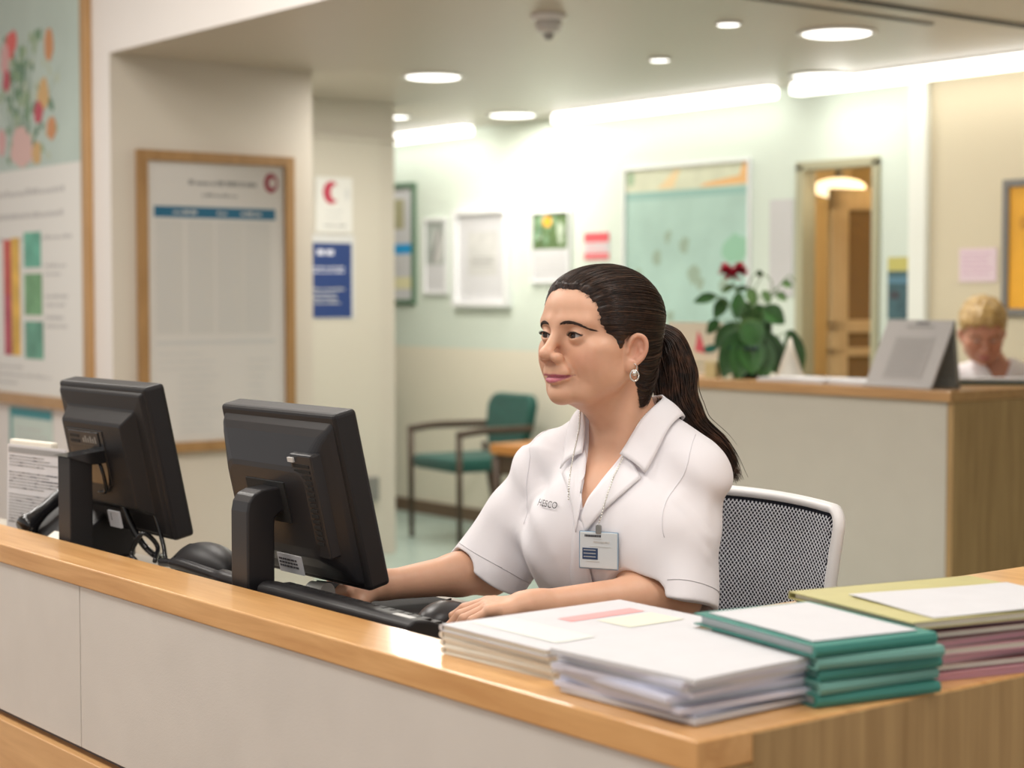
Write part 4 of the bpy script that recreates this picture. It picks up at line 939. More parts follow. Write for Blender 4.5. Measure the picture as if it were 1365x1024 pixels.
def lid_cut(P, d, s, fr):
    q = fr.inv(P); x = (q[:, 0] * s - EYE[0]); z = q[:, 2] - 0.0002 * 0 - x * 0.10
    # almond between an upper and a lower arc, only in front of the eyeball
    w_ = 0.0130; up = 0.0050 * (1 - (x / w_) ** 2); lo = -0.0034 * (1 - (x / w_) ** 2)
    a = np.maximum(z - up, lo - z); a = np.maximum(a, (np.abs(x) - w_) * 0.8); a = np.maximum(a, q[:, 1] + 0.080) * fr.s
    dd = smax(d, -a, 0.0012)
    # lid crease
    cz = z - (0.0084 - 30 * x * x)
    return dd + .0013 * fr.s * np.exp(-(cz / .0011) ** 2) * (np.abs(x) < .0150) * (q[:, 1] < -.06) * np.clip((.0150 - np.abs(x)) / .004, 0, 1)
def head_colors(V, fr, base):
    q = fr.inv(V); q[:, 2] = np.where(q[:, 2] < 0, q[:, 2] / ZS, q[:, 2]); C_ = np.tile(base, (len(V), 1)).astype(float); ax = np.abs(q[:, 0])
    def mixc(mask, col, C_): m_ = np.clip(mask, 0, 1)[:, None]; return C_ * (1 - m_) + np.array(col) * m_
    near = (np.linalg.norm(q * [1, 1, 1], axis=1) < 0.2)
    ck = np.exp(-(((ax - .046) / .020) ** 2 + ((q[:, 2] + .040) / .022) ** 2)) * (q[:, 1] < -.02) * near
    C_ = mixc(ck * .35, (0.66, .26, .17), C_)
    nt = np.exp(-((ax / .014) ** 2 + ((q[:, 2] + .037) / .012) ** 2)) * (q[:, 1] < -.09) * near
    C_ = mixc(nt * .25, (0.64, .26, .18), C_)
    er = np.clip((ax - .070) / .004, 0, 1) * near * np.exp(-((q[:, 2] + .020) / .028) ** 4 - ((q[:, 1] + .002) / .018) ** 4)
    C_ = mixc(er * .35, (0.66, .25, .19), C_)
    # lips
    t = np.clip(1 - (ax / .0265) ** 2, 0, 1); mid = -.0702 + .0050 * (ax / .029) ** 2
    upz = mid + .0066 * t ** .7 - .0012 * np.exp(-(ax / .003) ** 2); loz = mid - .0100 * t ** .8
    lip = np.clip((upz - q[:, 2]) / .0012, 0, 1) * np.clip((q[:, 2] - loz) / .0014, 0, 1) * (q[:, 1] < -.075) * (ax < .027) * near
    C_ = mixc(lip * .85, (0.52, .13, .21), C_)
    C_ = mixc(np.exp(-((q[:, 2] - mid) / .0009) ** 2) * (ax < .029) * (q[:, 1] < -.075) * near * .6, (0.20, .03, .05), C_)
    # rim of the lids
    return C_
def add_hand(F, wrist, d_, up, size=1.0, side=1, curl=(18, 26, 30, 34), spread=(9, 3, -3, -10), thumb=(-42, 12), bend=22):
    """hand: d_ pointing along the fingers, up = back of the hand, side=+1 when the thumb is on the +x side of (d,up)"""
    keep = F.fr; d_ = np.array(d_, float); d_ /= np.linalg.norm(d_); up = np.array(up, float); up -= d_ * (up @ d_); up /= np.linalg.norm(up)
    sd = np.cross(d_, up) * side
    F.fr = Frame(wrist, np.stack([sd, d_, up], 1), size)      # x to the thumb side, y along the fingers, z back of the hand
    F.cap((.0, -.01, 0), (.0, .02, 0), .0225, .024, 0.012)
    for x in (.026, .009, -.009, -.025): F.cap((x * .55, .015, .001), (x, .078 - abs(x) * .15, .003), .0125, .0105, 0.009)
    F.ell((.0, .05, -.004), (.034, .038, .0135), 0.008)
    L = ((.030, .040, .024, .019), (.010, .045, .028, .021), (-.009, .042, .026, .020), (-.026, .033, .020, .017))
    ends = []
    for i, (x, a, b, c) in enumerate(L):
        p = np.array((x, .080 - abs(x - .005) * .20, .004)); az = math.radians(spread[i]); el = math.radians(-curl[i] * .45)
        pts = [p - np.array((0, .012, 0))]; pts.append(p)
        for ln, add in ((a, 0), (b, curl[i]), (c, bend)):
            el -= math.radians(add) * .8; p = p + ln * np.array((math.sin(az) * math.cos(el), math.cos(az) * math.cos(el), math.sin(el))); pts.append(p)
        r = (.0100, .0098, .0088, .0082, .0070) if i != 3 else (.009, .0086, .0076, .0070, .0060)
        F.chain(pts, r, 0.0045); ends.append((F.fr.p(pts[-1]), F.fr.p(pts[-2])))
    a0, z0 = math.radians(thumb[0]), math.radians(thumb[1])
    p = np.array((.016, .018, -.006)); pts = [p]; rr = (.0155, .0130, .0105, .0088)
    for ln, k in ((.034, 1.0), (.031, .72), (.026, .45)):
        p = p + ln * np.array((math.sin(-a0 * k) * math.cos(z0), math.cos(a0 * k) * math.cos(z0), -math.sin(z0))); pts.append(p)
    F.chain(pts, rr, 0.010); ends.append((F.fr.p(pts[-1]), F.fr.p(pts[-2])))
    fr = F.fr; F.fr = keep; return ends, fr
def eyeballs(fr, parent, gaze=(0, -1, 0)):
    for s in (-1, 1):
        c = fr.p((s * EYE[0], EYE[1], EYE[2])); g = fr.R @ np.array(gaze); g = Vector(g / np.linalg.norm(g))
        R_ = g.to_track_quat('Z', 'Y').to_matrix().to_4x4()
        r = 0.0124 * fr.s; b = MB(); prof = []
        for k in range(17):
            a = PI * k / 16; prof.append((r * math.sin(a) + 1e-5, -r * math.cos(a)))
        b.lathe(prof, c, 28, 0, M=R_); b.build('eyeball', M['eye_white'], parent)
        b = MB(); b.lathe([(r * math.sin(a) * 1.004, r * math.cos(a) * 1.012) for a in (0.56, 0.45, 0.34, 0.24)], c, 24, 0, M=R_); b.lathe([(r * math.sin(a) * 1.004, r * math.cos(a) * 1.02) for a in (0.24, 0.14, 0.02)], c, 20, 1, M=R_)
        b.build('iris', [M['iris'], M['pupil']], parent)
# ---------------------------------------------------------------- the seated woman
HF = Frame((-2.098, 1.800, 1.237), rot(0, 0, 3) @ rot(-2, 0, 0), 1.03)
TF = Frame((-2.095, 1.848, 0.0), rot(0, 0, 22), 1.0)
person = empty('person', (-2.1, 1.85, 0), 0, 'woman in a white short-sleeved uniform shirt seated at the counter, dark ponytail', 'person')
PT = Matrix.Translation((-2.1, 1.85, 0)).inverted()
def PW(o): o.matrix_parent_inverse = PT; return o
SR, SL = np.array((-2.228, 1.800, 1.028)), np.array((-2.010, 1.888, 1.014))
ER, EL = np.array((-2.272, 1.712, 0.858)), np.array((-1.958, 1.828, 0.847))
WR, WL = np.array((-2.315, 1.530, 0.848)), np.array((-2.022, 1.602, 0.849))
def torso(F, off=0.0):
    F.fr = TF
    F.ell((0, 0.0, 0.93), (.146 - off, .106 - off, .17), 0.0)
    F.ell((0, 0.0, 0.70), (.132 - off, .110 - off, .22), 0.06)
    for s in (-1, 1):
        F.ell((s * .070, -.072, .915), (.070 - off, .062 - off, .072 - off), 0.05)
    F.ell((0, -.075, .955), (.09, .050 - off, .07), 0.05)
    F.cap((-.112, .0, 1.028), (.112, .0, 1.026), .042 - off, None, 0.05)
    for s in (-1, 1): F.cap((s * .130, .012, 1.030), (s * .045, .022, 1.073), .036 - off, .038 - off, 0.03); F.cap((s * .105, .006, 1.052 if s < 0 else 1.044), (s * .050, .010, 1.084 if s < 0 else 1.076), .036 - off, .034 - off, 0.04)
    F.cap((0, .0, .98), (0, .015, 1.06), .075 - off, .055 - off, 0.04)
    F.fr = Frame((0, 0, 0))
skin = Field()
add_head(skin, HF)
skin.fr = Frame((0, 0, 0))
NB = TF.p((0, .022, 1.075))
skin.cap(HF.p((0, .026, -.050)), NB, .0430, .0465, 0.022)
skin.cap(HF.p((0, -.012, -.088)), TF.p((0, -.022, 1.10)), .030, .036, 0.03)
for s in (-1, 1): skin.cap(HF.p((s * .045, .030, -.05)), TF.p((s * .012, -.052, 1.078)), .009, .008, 0.02)
# chest under the cloth
n0 = len(skin.P); torso(skin, 0.009)
for i in range(n0, len(skin.P)):
    if skin.P[i][2] == 0.0: skin.P[i] = skin.P[i][:2] + (0.03,) + skin.P[i][3:]
for S0, E0, W0 in ((SR, ER, WR), (SL, EL, WL)):
    skin.cap(S0, E0, .036, .035, 0.03)
    mid = E0 + (W0 - E0) * .30 + np.array((0, 0, .003))
    skin.cap(E0, mid, .0345, .0330, 0.015); skin.cap(mid, W0, .0330, .0220, 0.015)
endsR, hR = add_hand(skin, WR + np.array((0, 0, .003)), (-.42, -.88, -.06), (.10, -.04, 1), 0.90, side=-1, curl=(30, 34, 38, 40), bend=30, thumb=(-38, 20))
endsL, hL = add_hand(skin, WL + np.array((0, 0, .003)), (-.56, -.82, -.10), (.05, -.10, 1), 0.88, side=1, curl=(26, 34, 40, 44), bend=34, thumb=(-30, 10))
def skin_cols(V):
    C_ = head_colors(V, HF, SKIN)
    for ends in (endsR, endsL):
        for tip, prev in ends:
            d = np.linalg.norm(V - tip, axis=1); m_ = np.exp(-(d / .011) ** 2)[:, None] * .35
            C_ = C_ * (1 - m_) + np.array((0.72, .34, .25)) * m_
    return C_
body = PW(field_mesh('body', skin, (-2.50, 1.30, 0.66), (-1.80, 2.06, 1.40), 0.0019, M['skin'], person, skin_cols))
# nails
M['nail'] = mat('nail_pink', (0.68, 0.38, 0.33), 0.25)
for fr_, ends in ((hR, endsR), (hL, endsL)):
    for j, (tip, prev) in enumerate(ends):
        ax = tip - prev; ax /= np.linalg.norm(ax); upv = fr_.R[:, 2]; upv = upv - ax * (upv @ ax); upv /= np.linalg.norm(upv); sd = np.cross(ax, upv)
        R_ = Matrix(np.stack([sd, ax, upv], 1).tolist()).to_4x4()
        PW(MB().ball(tip + upv * .0052 + ax * .0012, (.0044, .0060, .0016), sub=2, M=R_).build('fingernail', M['nail'], person))
eyeballs(HF, person, (-0.16, -1, 0.0))
for o in [c for c in person.children if c.name.startswith(('eyeball', 'iris'))]: PW(o)
def on_head(x, z, y0=-0.14, off=0.0, F=skin, fr=HF):
    """point of the face surface in front of head coordinates x, z"""
    ys = np.linspace(y0, 0.02, 220); P_ = np.array([fr.p((x, y, z)) for y in ys]); d = F.ev(P_) - off
    i = int(np.argmax(d < 0)); return P_[max(i - 1, 0)] + (P_[i] - P_[max(i - 1, 0)]) * (d[max(i - 1, 0)] / (d[max(i - 1, 0)] - d[i] + 1e-9))
# eyebrows: short hairs laid along an arc
R0 = np.random.RandomState(5); M['brow'] = mat('brow_dark_brown', (0.045, 0.024, 0.017), 0.6)
for s in (-1, 1):
    pb = []; rb = []
    for i in range(230):
        u = R0.rand(); x = .012 + .040 * u; zc = .0140 + .0065 * math.sin(PI * (.15 + .75 * u)) - .0065 * u * u
        wd = .0025 * (1 - .75 * u ** 2) * (.55 + .45 * min(1, u / .25)); z = zc + R0.uniform(-1, 1) * wd
        ln = R0.uniform(.004, .007); x1 = x + ln * .95; z1 = z + (.0028 - .0045 * u) * (0.7 + .6 * R0.rand()) - (z - zc) * .5
        p0 = on_head(s * x, z, off=.0001); p1 = on_head(s * x1, z1, off=.0005); pm = (p0 + p1) / 2 + (HF.R @ np.array((0, -.0005, 0)))
        pb.append([p0, pm, p1]); rb.append([.00042, .00042, .00018])
    PW(strands('eyebrow', np.array(pb), np.array(rb), M['brow'], person, 3))
# lashes and lid line
for s in (-1, 1):
    pb = []; rb = []; b = MB()
    e = np.array((s * EYE[0], EYE[1], EYE[2])); arc = []
    for k in range(15):
        x = -.0128 + .0262 * k / 14; z = .0054 * (1 - (x / .0130) ** 2) + x * .10
        rr = .0148; y = -math.sqrt(max(rr ** 2 - x * x - z * z, 0)); arc.append(HF.p(e + np.array((s * x, y, z))))
    b.tube(arc, [.00050 + .00070 * math.sin(PI * k / 14) ** .6 for k in range(15)], 6)
    for k in range(34):
        u = k / 33; x = -.0115 + .0255 * u; z = .0054 * (1 - min(1, (x / .0130) ** 2)) + x * .10; y = -math.sqrt(max(.0148 ** 2 - x * x - z * z, 0))
        p0 = e + np.array((s * x, y, z)); ln = (.0045 + .003 * u) * (.55 if s < 0 else .9); dr = np.array((s * (.15 + .65 * (u - .4)), -.9, .10)); dr /= np.linalg.norm(dr)
        pb.append([HF.p(p0), HF.p(p0 + dr * ln * .6 + [0, 0, -.0003]), HF.p(p0 + dr * ln + [0, 0, ln * .35])]); rb.append([.0003, .00025, .0001])
    PW(b.build('eyelid_line', M['lash'], person)); PW(strands('eyelashes', np.array(pb), np.array(rb), M['lash'], person, 3))

# ---- hair: close cap swept back into a ponytail
def yhair(z):
    return np.interp(z, [-.13, -.10, -.06, -.045, -.036, -.028, -.015, .0, .02, .045, .064, .073, .10], [.022, .014, .012, .006, -.014, -.036, -.050, -.060, -.068, -.072, -.079, -.093, -.17])
TIE = np.array((0.004, .094, .004))
def cap_field(fr, thick=.0075, nape=True):
    C_ = Field(fr)
    C_.ell((0, .004, .029), (.073 + thick, .091 + thick * .7, .072 + thick), 0.0); C_.ell((0, -.042, .032), (.060 + thick * .6, .050 + thick * .5, .050 + thick * .8), 0.03)
    C_.ell((0, .036, -.030), (.060, .050, .058), 0.03)
    if nape:
        C_.ell((0, .032, -.072), (.054, .041, .072), 0.03)
        for s in (-1, 1): C_.cap((s * .0655, -.030, .008), (s * .0660, -.034, -.020), .0085, .0045, .012)
    return C_
capF = cap_field(HF)
capF.ell(TIE - [0, .016, 0], (.022, .016, .020), 0.02)
def hair_region(P, d, fr=HF):
    q = fr.inv(P); g = (yhair(q[:, 2] + .0010 * np.sin(q[:, 0] * 190)) - q[:, 1]) * .8
    g = np.maximum(g, (-.118 - q[:, 2])); d = d + .0066 * fr.s * (1 - np.clip(-g / .024, 0, 1)) ** 2
    # keep clear of the ear
    ax = np.abs(q[:, 0]); ear = np.sqrt(((q[:, 1] + .008) / .0175) ** 2 + ((q[:, 2] + .019) / .0265) ** 2) - 1
    d = smax(d, g * fr.s, .006); return np.where(ax > .05, smax(d, -ear * .018, .004), d)
def hair_groove(P, d, fr=HF):
    q = fr.inv(P) - TIE * [1, 0, 1]; ph = np.arctan2(q[:, 0], q[:, 2]); y = q[:, 1]
    return d + fr.s * (.0004 * np.sin(ph * 58 + 3 * np.sin(y * 30)) + .0006 * np.sin(ph * 23 + y * 14 + 1.3))
capF.fn(hair_region); capF.fn(hair_groove)
PW(field_mesh('hair', capF, (-2.22, 1.66, 1.08), (-1.98, 1.95, 1.40), 0.0017, M['hair'], person))
M['hair_shine'] = hair_mat('hair_shine_brown', (0.05, 0.025, 0.015), (0.16, 0.085, 0.05)); R1 = np.random.RandomState(2); NS = 1300; K = 26
base0 = cap_field(HF, .0075); base0.ell(TIE - [0, .016, 0], (.022, .016, .020), 0.02); base0.fn(hair_region); bare = base0
phi = R1.uniform(-PI, PI, NS); paths = np.zeros((NS, K, 3)); rad = np.zeros((NS, K)); cc = np.array((0, .012, .018))
b0 = np.full(NS, .1)
beta = np.linspace(.05, PI - .10, 90)
D_ = np.stack([np.sin(beta)[None] * np.sin(phi)[:, None], -np.cos(beta)[None] * np.ones((NS, 1)), np.sin(beta)[None] * np.cos(phi)[:, None]], -1)
lo_ = np.full((NS, 90), .02); hi_ = np.full((NS, 90), .17)
for _ in range(13):
    m_ = (lo_ + hi_) / 2; P_ = HF.o + ((cc + D_ * m_[..., None]) * HF.s).reshape(-1, 3) @ HF.R.T; d = np.minimum(bare.ev(P_), skin.ev(P_, range(8)) - .0004).reshape(NS, 90); lo_ = np.where(d < 0, m_, lo_); hi_ = np.where(d < 0, hi_, m_)
surfP = HF.o + ((cc + D_ * lo_[..., None]) * HF.s).reshape(-1, 3) @ HF.R.T; inside = (base0.ev(surfP).reshape(NS, 90) < .0022)
ok = []
for i in range(NS):
    j = np.where(inside[i])[0]
    if len(j) < 12: continue
    j0, j1 = j[0], 89; tt = np.linspace(j0 + R1.uniform(0, 2), j1, K); pth = surfP[i * 90:(i + 1) * 90]
    if not inside[i, j0:].all():  # broken by the ear: start after the last gap
        gap = np.where(~inside[i])[0]; gap = gap[gap > j0]
        if len(gap): tt = np.linspace(gap[-1] + 1, j1, K)
        if tt[0] > 80: continue
    tt = tt.copy(); tt[0] += R1.uniform(-1.3, 1.6); tt[1] += R1.uniform(-.5, .5); p = np.stack([np.interp(tt, np.arange(90), pth[:, a]) for a in range(3)], 1)
    sw = R1.uniform(-.07, .07) * np.sin(np.linspace(0, PI, K)); ax_ = HF.R @ np.array((0, 1., 0)); pc = HF.p(cc); rel = p - pc; p = pc + rel * np.cos(sw)[:, None] + np.cross(ax_, rel) * np.sin(sw)[:, None] + ax_ * ((rel @ ax_) * (1 - np.cos(sw)))[:, None]
    nrm = p - HF.p(cc); nrm /= np.linalg.norm(nrm, axis=1, keepdims=True)
    p = p + nrm * (R1.uniform(-.0002, .0013)) * np.sin(np.linspace(0, PI, K))[:, None] ** .4 + nrm * .0006
    ok.append(p)
paths = np.array(ok); rad = np.tile(np.interp(np.linspace(0, 1, K), [0, .08, .9, 1], [.00012, .00045, .0006, .0006]), (len(ok), 1)) * R1.uniform(.6, 1.2, (len(ok), 1))
k_ = int(len(ok) * .90); PW(strands('hair_strands', paths[:k_], rad[:k_], M['hair'], person, 4)); PW(tag(strands('hair_strands', paths[k_:], rad[k_:] * .8, M['hair_shine'], person, 4), 'strands coloured lighter as hair shine'))  # last strands carry the hair's shine as a lighter brown colour
# baby hairs on the crown
# ponytail
T0 = HF.p(TIE)
tail = spline([T0 + (-.0, -.012, 0), T0 + (.003, .014, .002), T0 + (.006, .034, -.016), T0 + (.012, .042, -.055), T0 + (.016, .046, -.100), T0 + (.030, .066, -.145), T0 + (.058, .102, -.182), T0 + (.072, .126, -.235)], 8)
tail = np.array([list(v) for v in tail]); KT = len(tail)
u_ = np.linspace(0, 1, KT); prof = np.interp(u_, [0, .10, .25, .45, .65, .82, 1], [.012, .015, .033, .043, .037, .020, .004])
tg = np.gradient(tail, axis=0); tg /= np.linalg.norm(tg, axis=1, keepdims=True); sx = np.cross(tg, [0.3, .2, .93]); sx = np.cross(tg, np.cross(sx, tg)); sx = np.tile(np.array((.78, -.6, 0)), (KT, 1)); sx -= tg * (sx * tg).sum(1, keepdims=True); sx /= np.linalg.norm(sx, axis=1, keepdims=True); sy = np.cross(tg, sx)
MB().tube([Vector(p) for p in tail[:-3]], [float(r * .80) for r in prof[:-3]], 18).build('x_', M['hair_tail']) if False else None
b = MB(); b.tube([Vector(p) for p in tail[:-4]], [float(r * .82) for r in prof[:-4]], 20); PW(b.build('ponytail_core', M['hair'], person))
NS = 900; R2 = np.random.RandomState(4); an = R2.uniform(0, 2 * PI, NS); rr = np.sqrt(R2.uniform(.35, 1, NS)); wv = R2.uniform(0, 2 * PI, NS); fl = R2.normal(0, 1, (NS, 2))
lenk = R2.uniform(.72, 1.0, NS); paths = []
for i in range(NS):
    uu = u_ * lenk[i] if rr[i] > .5 else u_
    c = np.stack([np.interp(uu, u_, tail[:, a]) for a in range(3)], 1); pr_ = np.interp(uu, u_, prof); a1 = np.stack([np.interp(uu, u_, sx[:, a]) for a in range(3)], 1); a2 = np.stack([np.interp(uu, u_, sy[:, a]) for a in range(3)], 1)
    ang = an[i] + .5 * np.sin(uu * 5 + wv[i]) * uu; off = pr_ * rr[i]
    fly = (uu ** 3)[:, None] * .006
    paths.append(c + a1 * (off * np.cos(ang))[:, None] + a2 * (off * np.sin(ang))[:, None] * .85 + (a1 * fl[i, 0] + a2 * fl[i, 1]) * fly)
rad = np.tile(np.interp(u_, [0, .5, .9, 1], [.0008, .0009, .0006, .0002]), (NS, 1)) * R2.uniform(.6, 1.2, (NS, 1))
PW(strands('ponytail', np.array(paths), rad, M['hair_tail'], person, 4))
b = MB(); q = Vector(tg[4]).to_track_quat('Z', 'Y').to_matrix().to_4x4(); tp = [Vector(tail[4]) + q @ Vector((.0165 * math.cos(t), .0165 * math.sin(t), 0)) for t in np.linspace(0, 2 * PI, 25)]; b.tube(tp, .0035); PW(b.build('hair_tie', M['void'], person))

# ---- blouse
cloth = Field(); torso(cloth, 0.0)
for s, S0, E0, r0, r1, ln in ((-1, SR, ER, .048, .069, 1.05), (1, SL, EL, .047, .063, 1.10)):
    W0_ = WR if s == -1 else WL; A_ = S0 + np.array((0, 0, -.004)); dirv = E0 - S0; B_ = S0 + dirv * ln
    if s == -1: B_ = B_ + np.array((-.006, .0, .0))
    cloth.ell(A_, (.045, .048, .045) if s < 0 else (.038, .044, .040), .035); cloth.tube(A_, B_, r0, r1, 0.035)
    cloth.tube(B_ - dirv / np.linalg.norm(dirv) * .07, B_ + dirv / np.linalg.norm(dirv) * .03, r1 - .020, r1 - .005, 0.004, 's')
    cloth.cap(E0 + (W0_ - E0) * .12, E0 + (W0_ - E0) * .7, .043, .046, 0.006, 's')
def wrinkle(P, d):
    q = TF.inv(P); x, y, z = q[:, 0], q[:, 1], q[:, 2]
    f = .0022 * np.sin(z * 70 + x * 38 + 2.2 * np.sin(x * 20 + z * 9)) * np.clip((np.abs(x) - .05) / .07, 0, 1)
    f += .0018 * np.sin(x * 95 - z * 30 + 1.5 * np.sin(z * 22)) * np.clip((.97 - z) / .1, 0, 1)
    # soft folds running from the armpits to the bust
    folds = []
    for s in (-1, 1):
        folds += [((s * .125, -.055, 1.010), (s * .050, -.135, .900), .0050, .010), ((s * .130, -.050, .965), (s * .070, -.115, .850), .0050, .010), ((s * .030, -.15, .90), (s * .060, -.115, .76), .0040, .009), ((s * .095, -.085, .90), (s * .055, -.11, .74), .0045, .009),
                  ((s * .105, -.075, 1.005), (s * .175, -.055, .930), .0045, .009), ((s * .110, -.080, .965), (s * .175, -.060, .900), .0045, .008), ((s * .118, -.02, 1.05), (s * .165, -.045, .955), .0035, .012)]
    for A_, B_, am, wd in folds:
        A_ = np.array(A_); B_ = np.array(B_); ab = B_ - A_; t = np.clip(((q - A_) @ ab) / (ab @ ab), 0, 1)
        dd = np.linalg.norm(q - A_ - t[:, None] * ab, axis=1); f += am * np.exp(-(dd / wd) ** 2) * np.sin(PI * t) ** .8
    return d - f
cloth.fn(wrinkle)
ZV = 0.975
def vneck(P, d):
    q = TF.inv(P); x, y, z = q[:, 0], q[:, 1], q[:, 2]
    w_ = (z - ZV) * .37; a = np.maximum((np.abs(x + .014 - (z - ZV) * .09) - w_) * .9, ZV - z); a = np.maximum(a, y - .0)
    d = smax(d, -a, .003)
    nk = np.sqrt(x ** 2 + (y - .018) ** 2) - (.052 + .15 * np.clip(z - 1.10, 0, .1)); nk = np.maximum(nk, 1.04 - z); d = smax(d, -nk, .004)
    return np.maximum(d, z - 1.155)
cloth.fn(vneck)
PW(field_mesh('blouse', cloth, (-2.42, 1.56, 0.60), (-1.77, 2.06, 1.18), 0.0026, M['cloth'], person))
def ribbon(name, A_, B_, F, offa, offb, m, th=.0022, nu=28, nv=8, curlup=0.0, snap=True):
    """cloth strip between the guide curves A_ and B_ (torso coordinates), laid over F"""
    def rs_(pts, n):
        sp = np.array([list(v) for v in spline(pts, 10)]); L = np.r_[0, np.cumsum(np.linalg.norm(np.diff(sp, axis=0), axis=1))]; t = np.linspace(0, L[-1], n)
        return np.stack([np.interp(t, L, sp[:, a]) for a in range(3)], 1)
    a, b_ = rs_(A_, nu), rs_(B_, nu); G = np.zeros((nu, nv, 3))
    for j in range(nv):
        v = j / (nv - 1); q = a * (1 - v) + b_ * v; q = np.array([TF.p(k) for k in q]); off = offa * (1 - v) + offb * v + curlup * math.sin(v * PI)
        if snap:
            d = F.ev(q); q = q - np.clip(d - off, -.05, .05)[:, None] * F.grad(q, .002) * .9; d = F.ev(q); q = q - np.clip(d - off, -.03, .03)[:, None] * F.grad(q, .002) * .9
        G[:, j] = q
    V = G.reshape(-1, 3); Q = [(i * nv + j, (i + 1) * nv + j, (i + 1) * nv + j + 1, i * nv + j + 1) for i in range(nu - 1) for j in range(nv - 1)]
    o = PW(np_mesh(name, V, np.array(Q), m, person))
    so = o.modifiers.new('thick', 'SOLIDIFY'); so.thickness = th; so.offset = 0
    return o
guide = Field(); torso(guide, 0.0)   # plain torso with neck, used to lay collar and chain
guide.fr = Frame((0, 0, 0)); guide.cap(HF.p((0, .028, -.060)), NB, .0440, .049, 0.025)
for s in (-1, 1):
    ribbon('collar', [(0, .075, 1.145), (s * .034, .060, 1.152), (s * (.047 if s > 0 else .052), .020, 1.140), (s * (.041 if s > 0 else .047), -.032, 1.105), (s * (.028 if s > 0 else .034), -.078, 1.055)],
           [(0, .105, 1.095), (s * .046, .090, 1.100), (s * .075, .034, 1.104), (s * .082, -.032, 1.084), (s * .074, -.088, 1.036)], guide, .012, .0075, M['cloth'], nv=9, curlup=.004)
    ribbon('lapel', [(s * .036, -.072, 1.062), (s * .022, -.100, 1.030), (s * .006 - .006, -.130, .998), (s * .002 - .010, -.140, .970)],
           [(s * .068, -.092, 1.028), (s * (.052 if s > 0 else .042), -.115, 1.005), (s * (.028 if s > 0 else .020) - .004, -.135, .975), (s * .008 - .008, -.140, .945)], cloth, .006, .0045, M['cloth'], nv=7)
ribbon('front_placket', [(-.022, -.145, .972), (-.024, -.15, .90), (-.026, -.14, .82), (-.026, -.13, .74)], [(.002, -.145, .955), (.000, -.15, .90), (-.002, -.14, .82), (-.002, -.13, .74)], cloth, .0015, .0035, M['cloth'], nv=5)
def torso_pt(x, z, off=.002, F=cloth):
    ys = np.linspace(-.26, .05, 260); P_ = np.array([TF.p((x, y, z)) for y in ys]); d = F.ev(P_) - off; i = int(np.argmax(d < 0)); return P_[max(i - 1, 0)]
for s in (-1, 1):
    pl = np.array([TF.p(k) for k in spline([(s * .112, .0, 1.078), (s * .124, -.050, 1.040), (s * .112, -.088, 1.0), (s * .104, -.100, .955), (s * .108, -.092, .91)] if s > 0 else [(-.132, .0, 1.070), (-.146, -.040, 1.03), (-.142, -.066, .99), (-.132, -.080, .94)], 8)])
    pl = cloth.snap(pl, .0003, 4); PW(MB().tube([Vector(p) for p in pl], .0007, 5).build('armhole_seam', mat('seam_lilac', (0.72, 0.70, 0.74), 0.8), person))
# sleeve cuffs: a stitched band around each hem
for s, S0, E0, r1, ln in ((-1, SR, ER, .069, 1.05), (1, SL, EL, .063, 1.10)):
    dv = (E0 - S0) / np.linalg.norm(E0 - S0); B_ = S0 + (E0 - S0) * ln + (np.array((-.006, 0, 0)) if s == -1 else 0); q = Vector(dv).to_track_quat('Z', 'Y')
    ring = []
    for t in np.linspace(0, 2 * PI, 49):
        p = B_ - dv * .028 + np.array(q @ Vector((math.cos(t), math.sin(t), 0))) * (r1 - .002); ring.append(p)
    ring = cloth.snap(np.array(ring), .0004, 3); b = MB(); b.tube([Vector(p) for p in ring], .0007, 5); PW(b.build('cuff_seam', mat('seam_grey', (0.60, 0.58, 0.61), 0.8), person))

def text_mesh(name, s, size, m, fn, parent, ext=0.0):
    """text whose points are laid on a surface: fn(x, z) -> world point"""
    cu = bpy.data.curves.new(name, 'FONT'); cu.body = s; cu.size = size; cu.align_x = 'CENTER'; cu.align_y = 'CENTER'; cu.resolution_u = 3
    o = bpy.data.objects.new(name, cu); COL.objects.link(o); dg = bpy.context.evaluated_depsgraph_get(); me = bpy.data.meshes.new_from_object(o.evaluated_get(dg)); bpy.data.objects.remove(o)
    me.name = name
    for v in me.vertices: v.co = Vector(fn(v.co.x, v.co.y))
    me.materials.clear(); me.materials.append(m); return link(bpy.data.objects.new(name, me), parent)
o = text_mesh('chest_lettering', 'HESCO', .0138, M['ink_dark'], lambda x, z: torso_pt(-.076 + x * 1.0, .982 + z - x * .03, .0034), person); PW(o)

# ---- badge on its chain: hangs from her neck
bc = np.array(TF.p((0.040, -.150, .915))); bd = empty('id_badge', tuple(torso_pt(.025, .922, .006)), math.radians(22 + 6), 'white name badge with a dark blue panel hanging from a chain on the woman\'s chest', 'badge')
B_ = MB(); B_.box((-.030, -.0012, -.028), (.030, .0012, .026), .001, mi=0)
B_.box((-.0255, -.0018, -.015), (-.001, -.0011, .002), mi=1)
for i, (x0, x1, z, th, mi) in enumerate(((-.022, .004, .0205, .0035, 2), (-.008, .018, .0115, .0028, 3), (-.014, .020, .0045, .0006, 3), (-.020, .002, -.0178, .0010, 3), (-.008, .006, .0160, .0006, 3))):
    x = x0
    while x < x1: l = random.uniform(.0012, .0030) if th > .001 else x1 - x0; B_.box((x, -.0018, z - th / 2), (min(x + l, x1), -.0011, z + th / 2), mi=mi); x += l + .0006
for k in range(3): B_.box((-.0235, -.0021, -.0005 - k * .0050), (-.004, -.0017, -.0015 - k * .0050), mi=3)
B_.build('card', [mat('badge_card', (0.68, 0.73, 0.76), 0.25), mat('badge_blue', (0.03, 0.06, 0.14), 0.4), M['ink_dark'], M['ink_light']], bd)
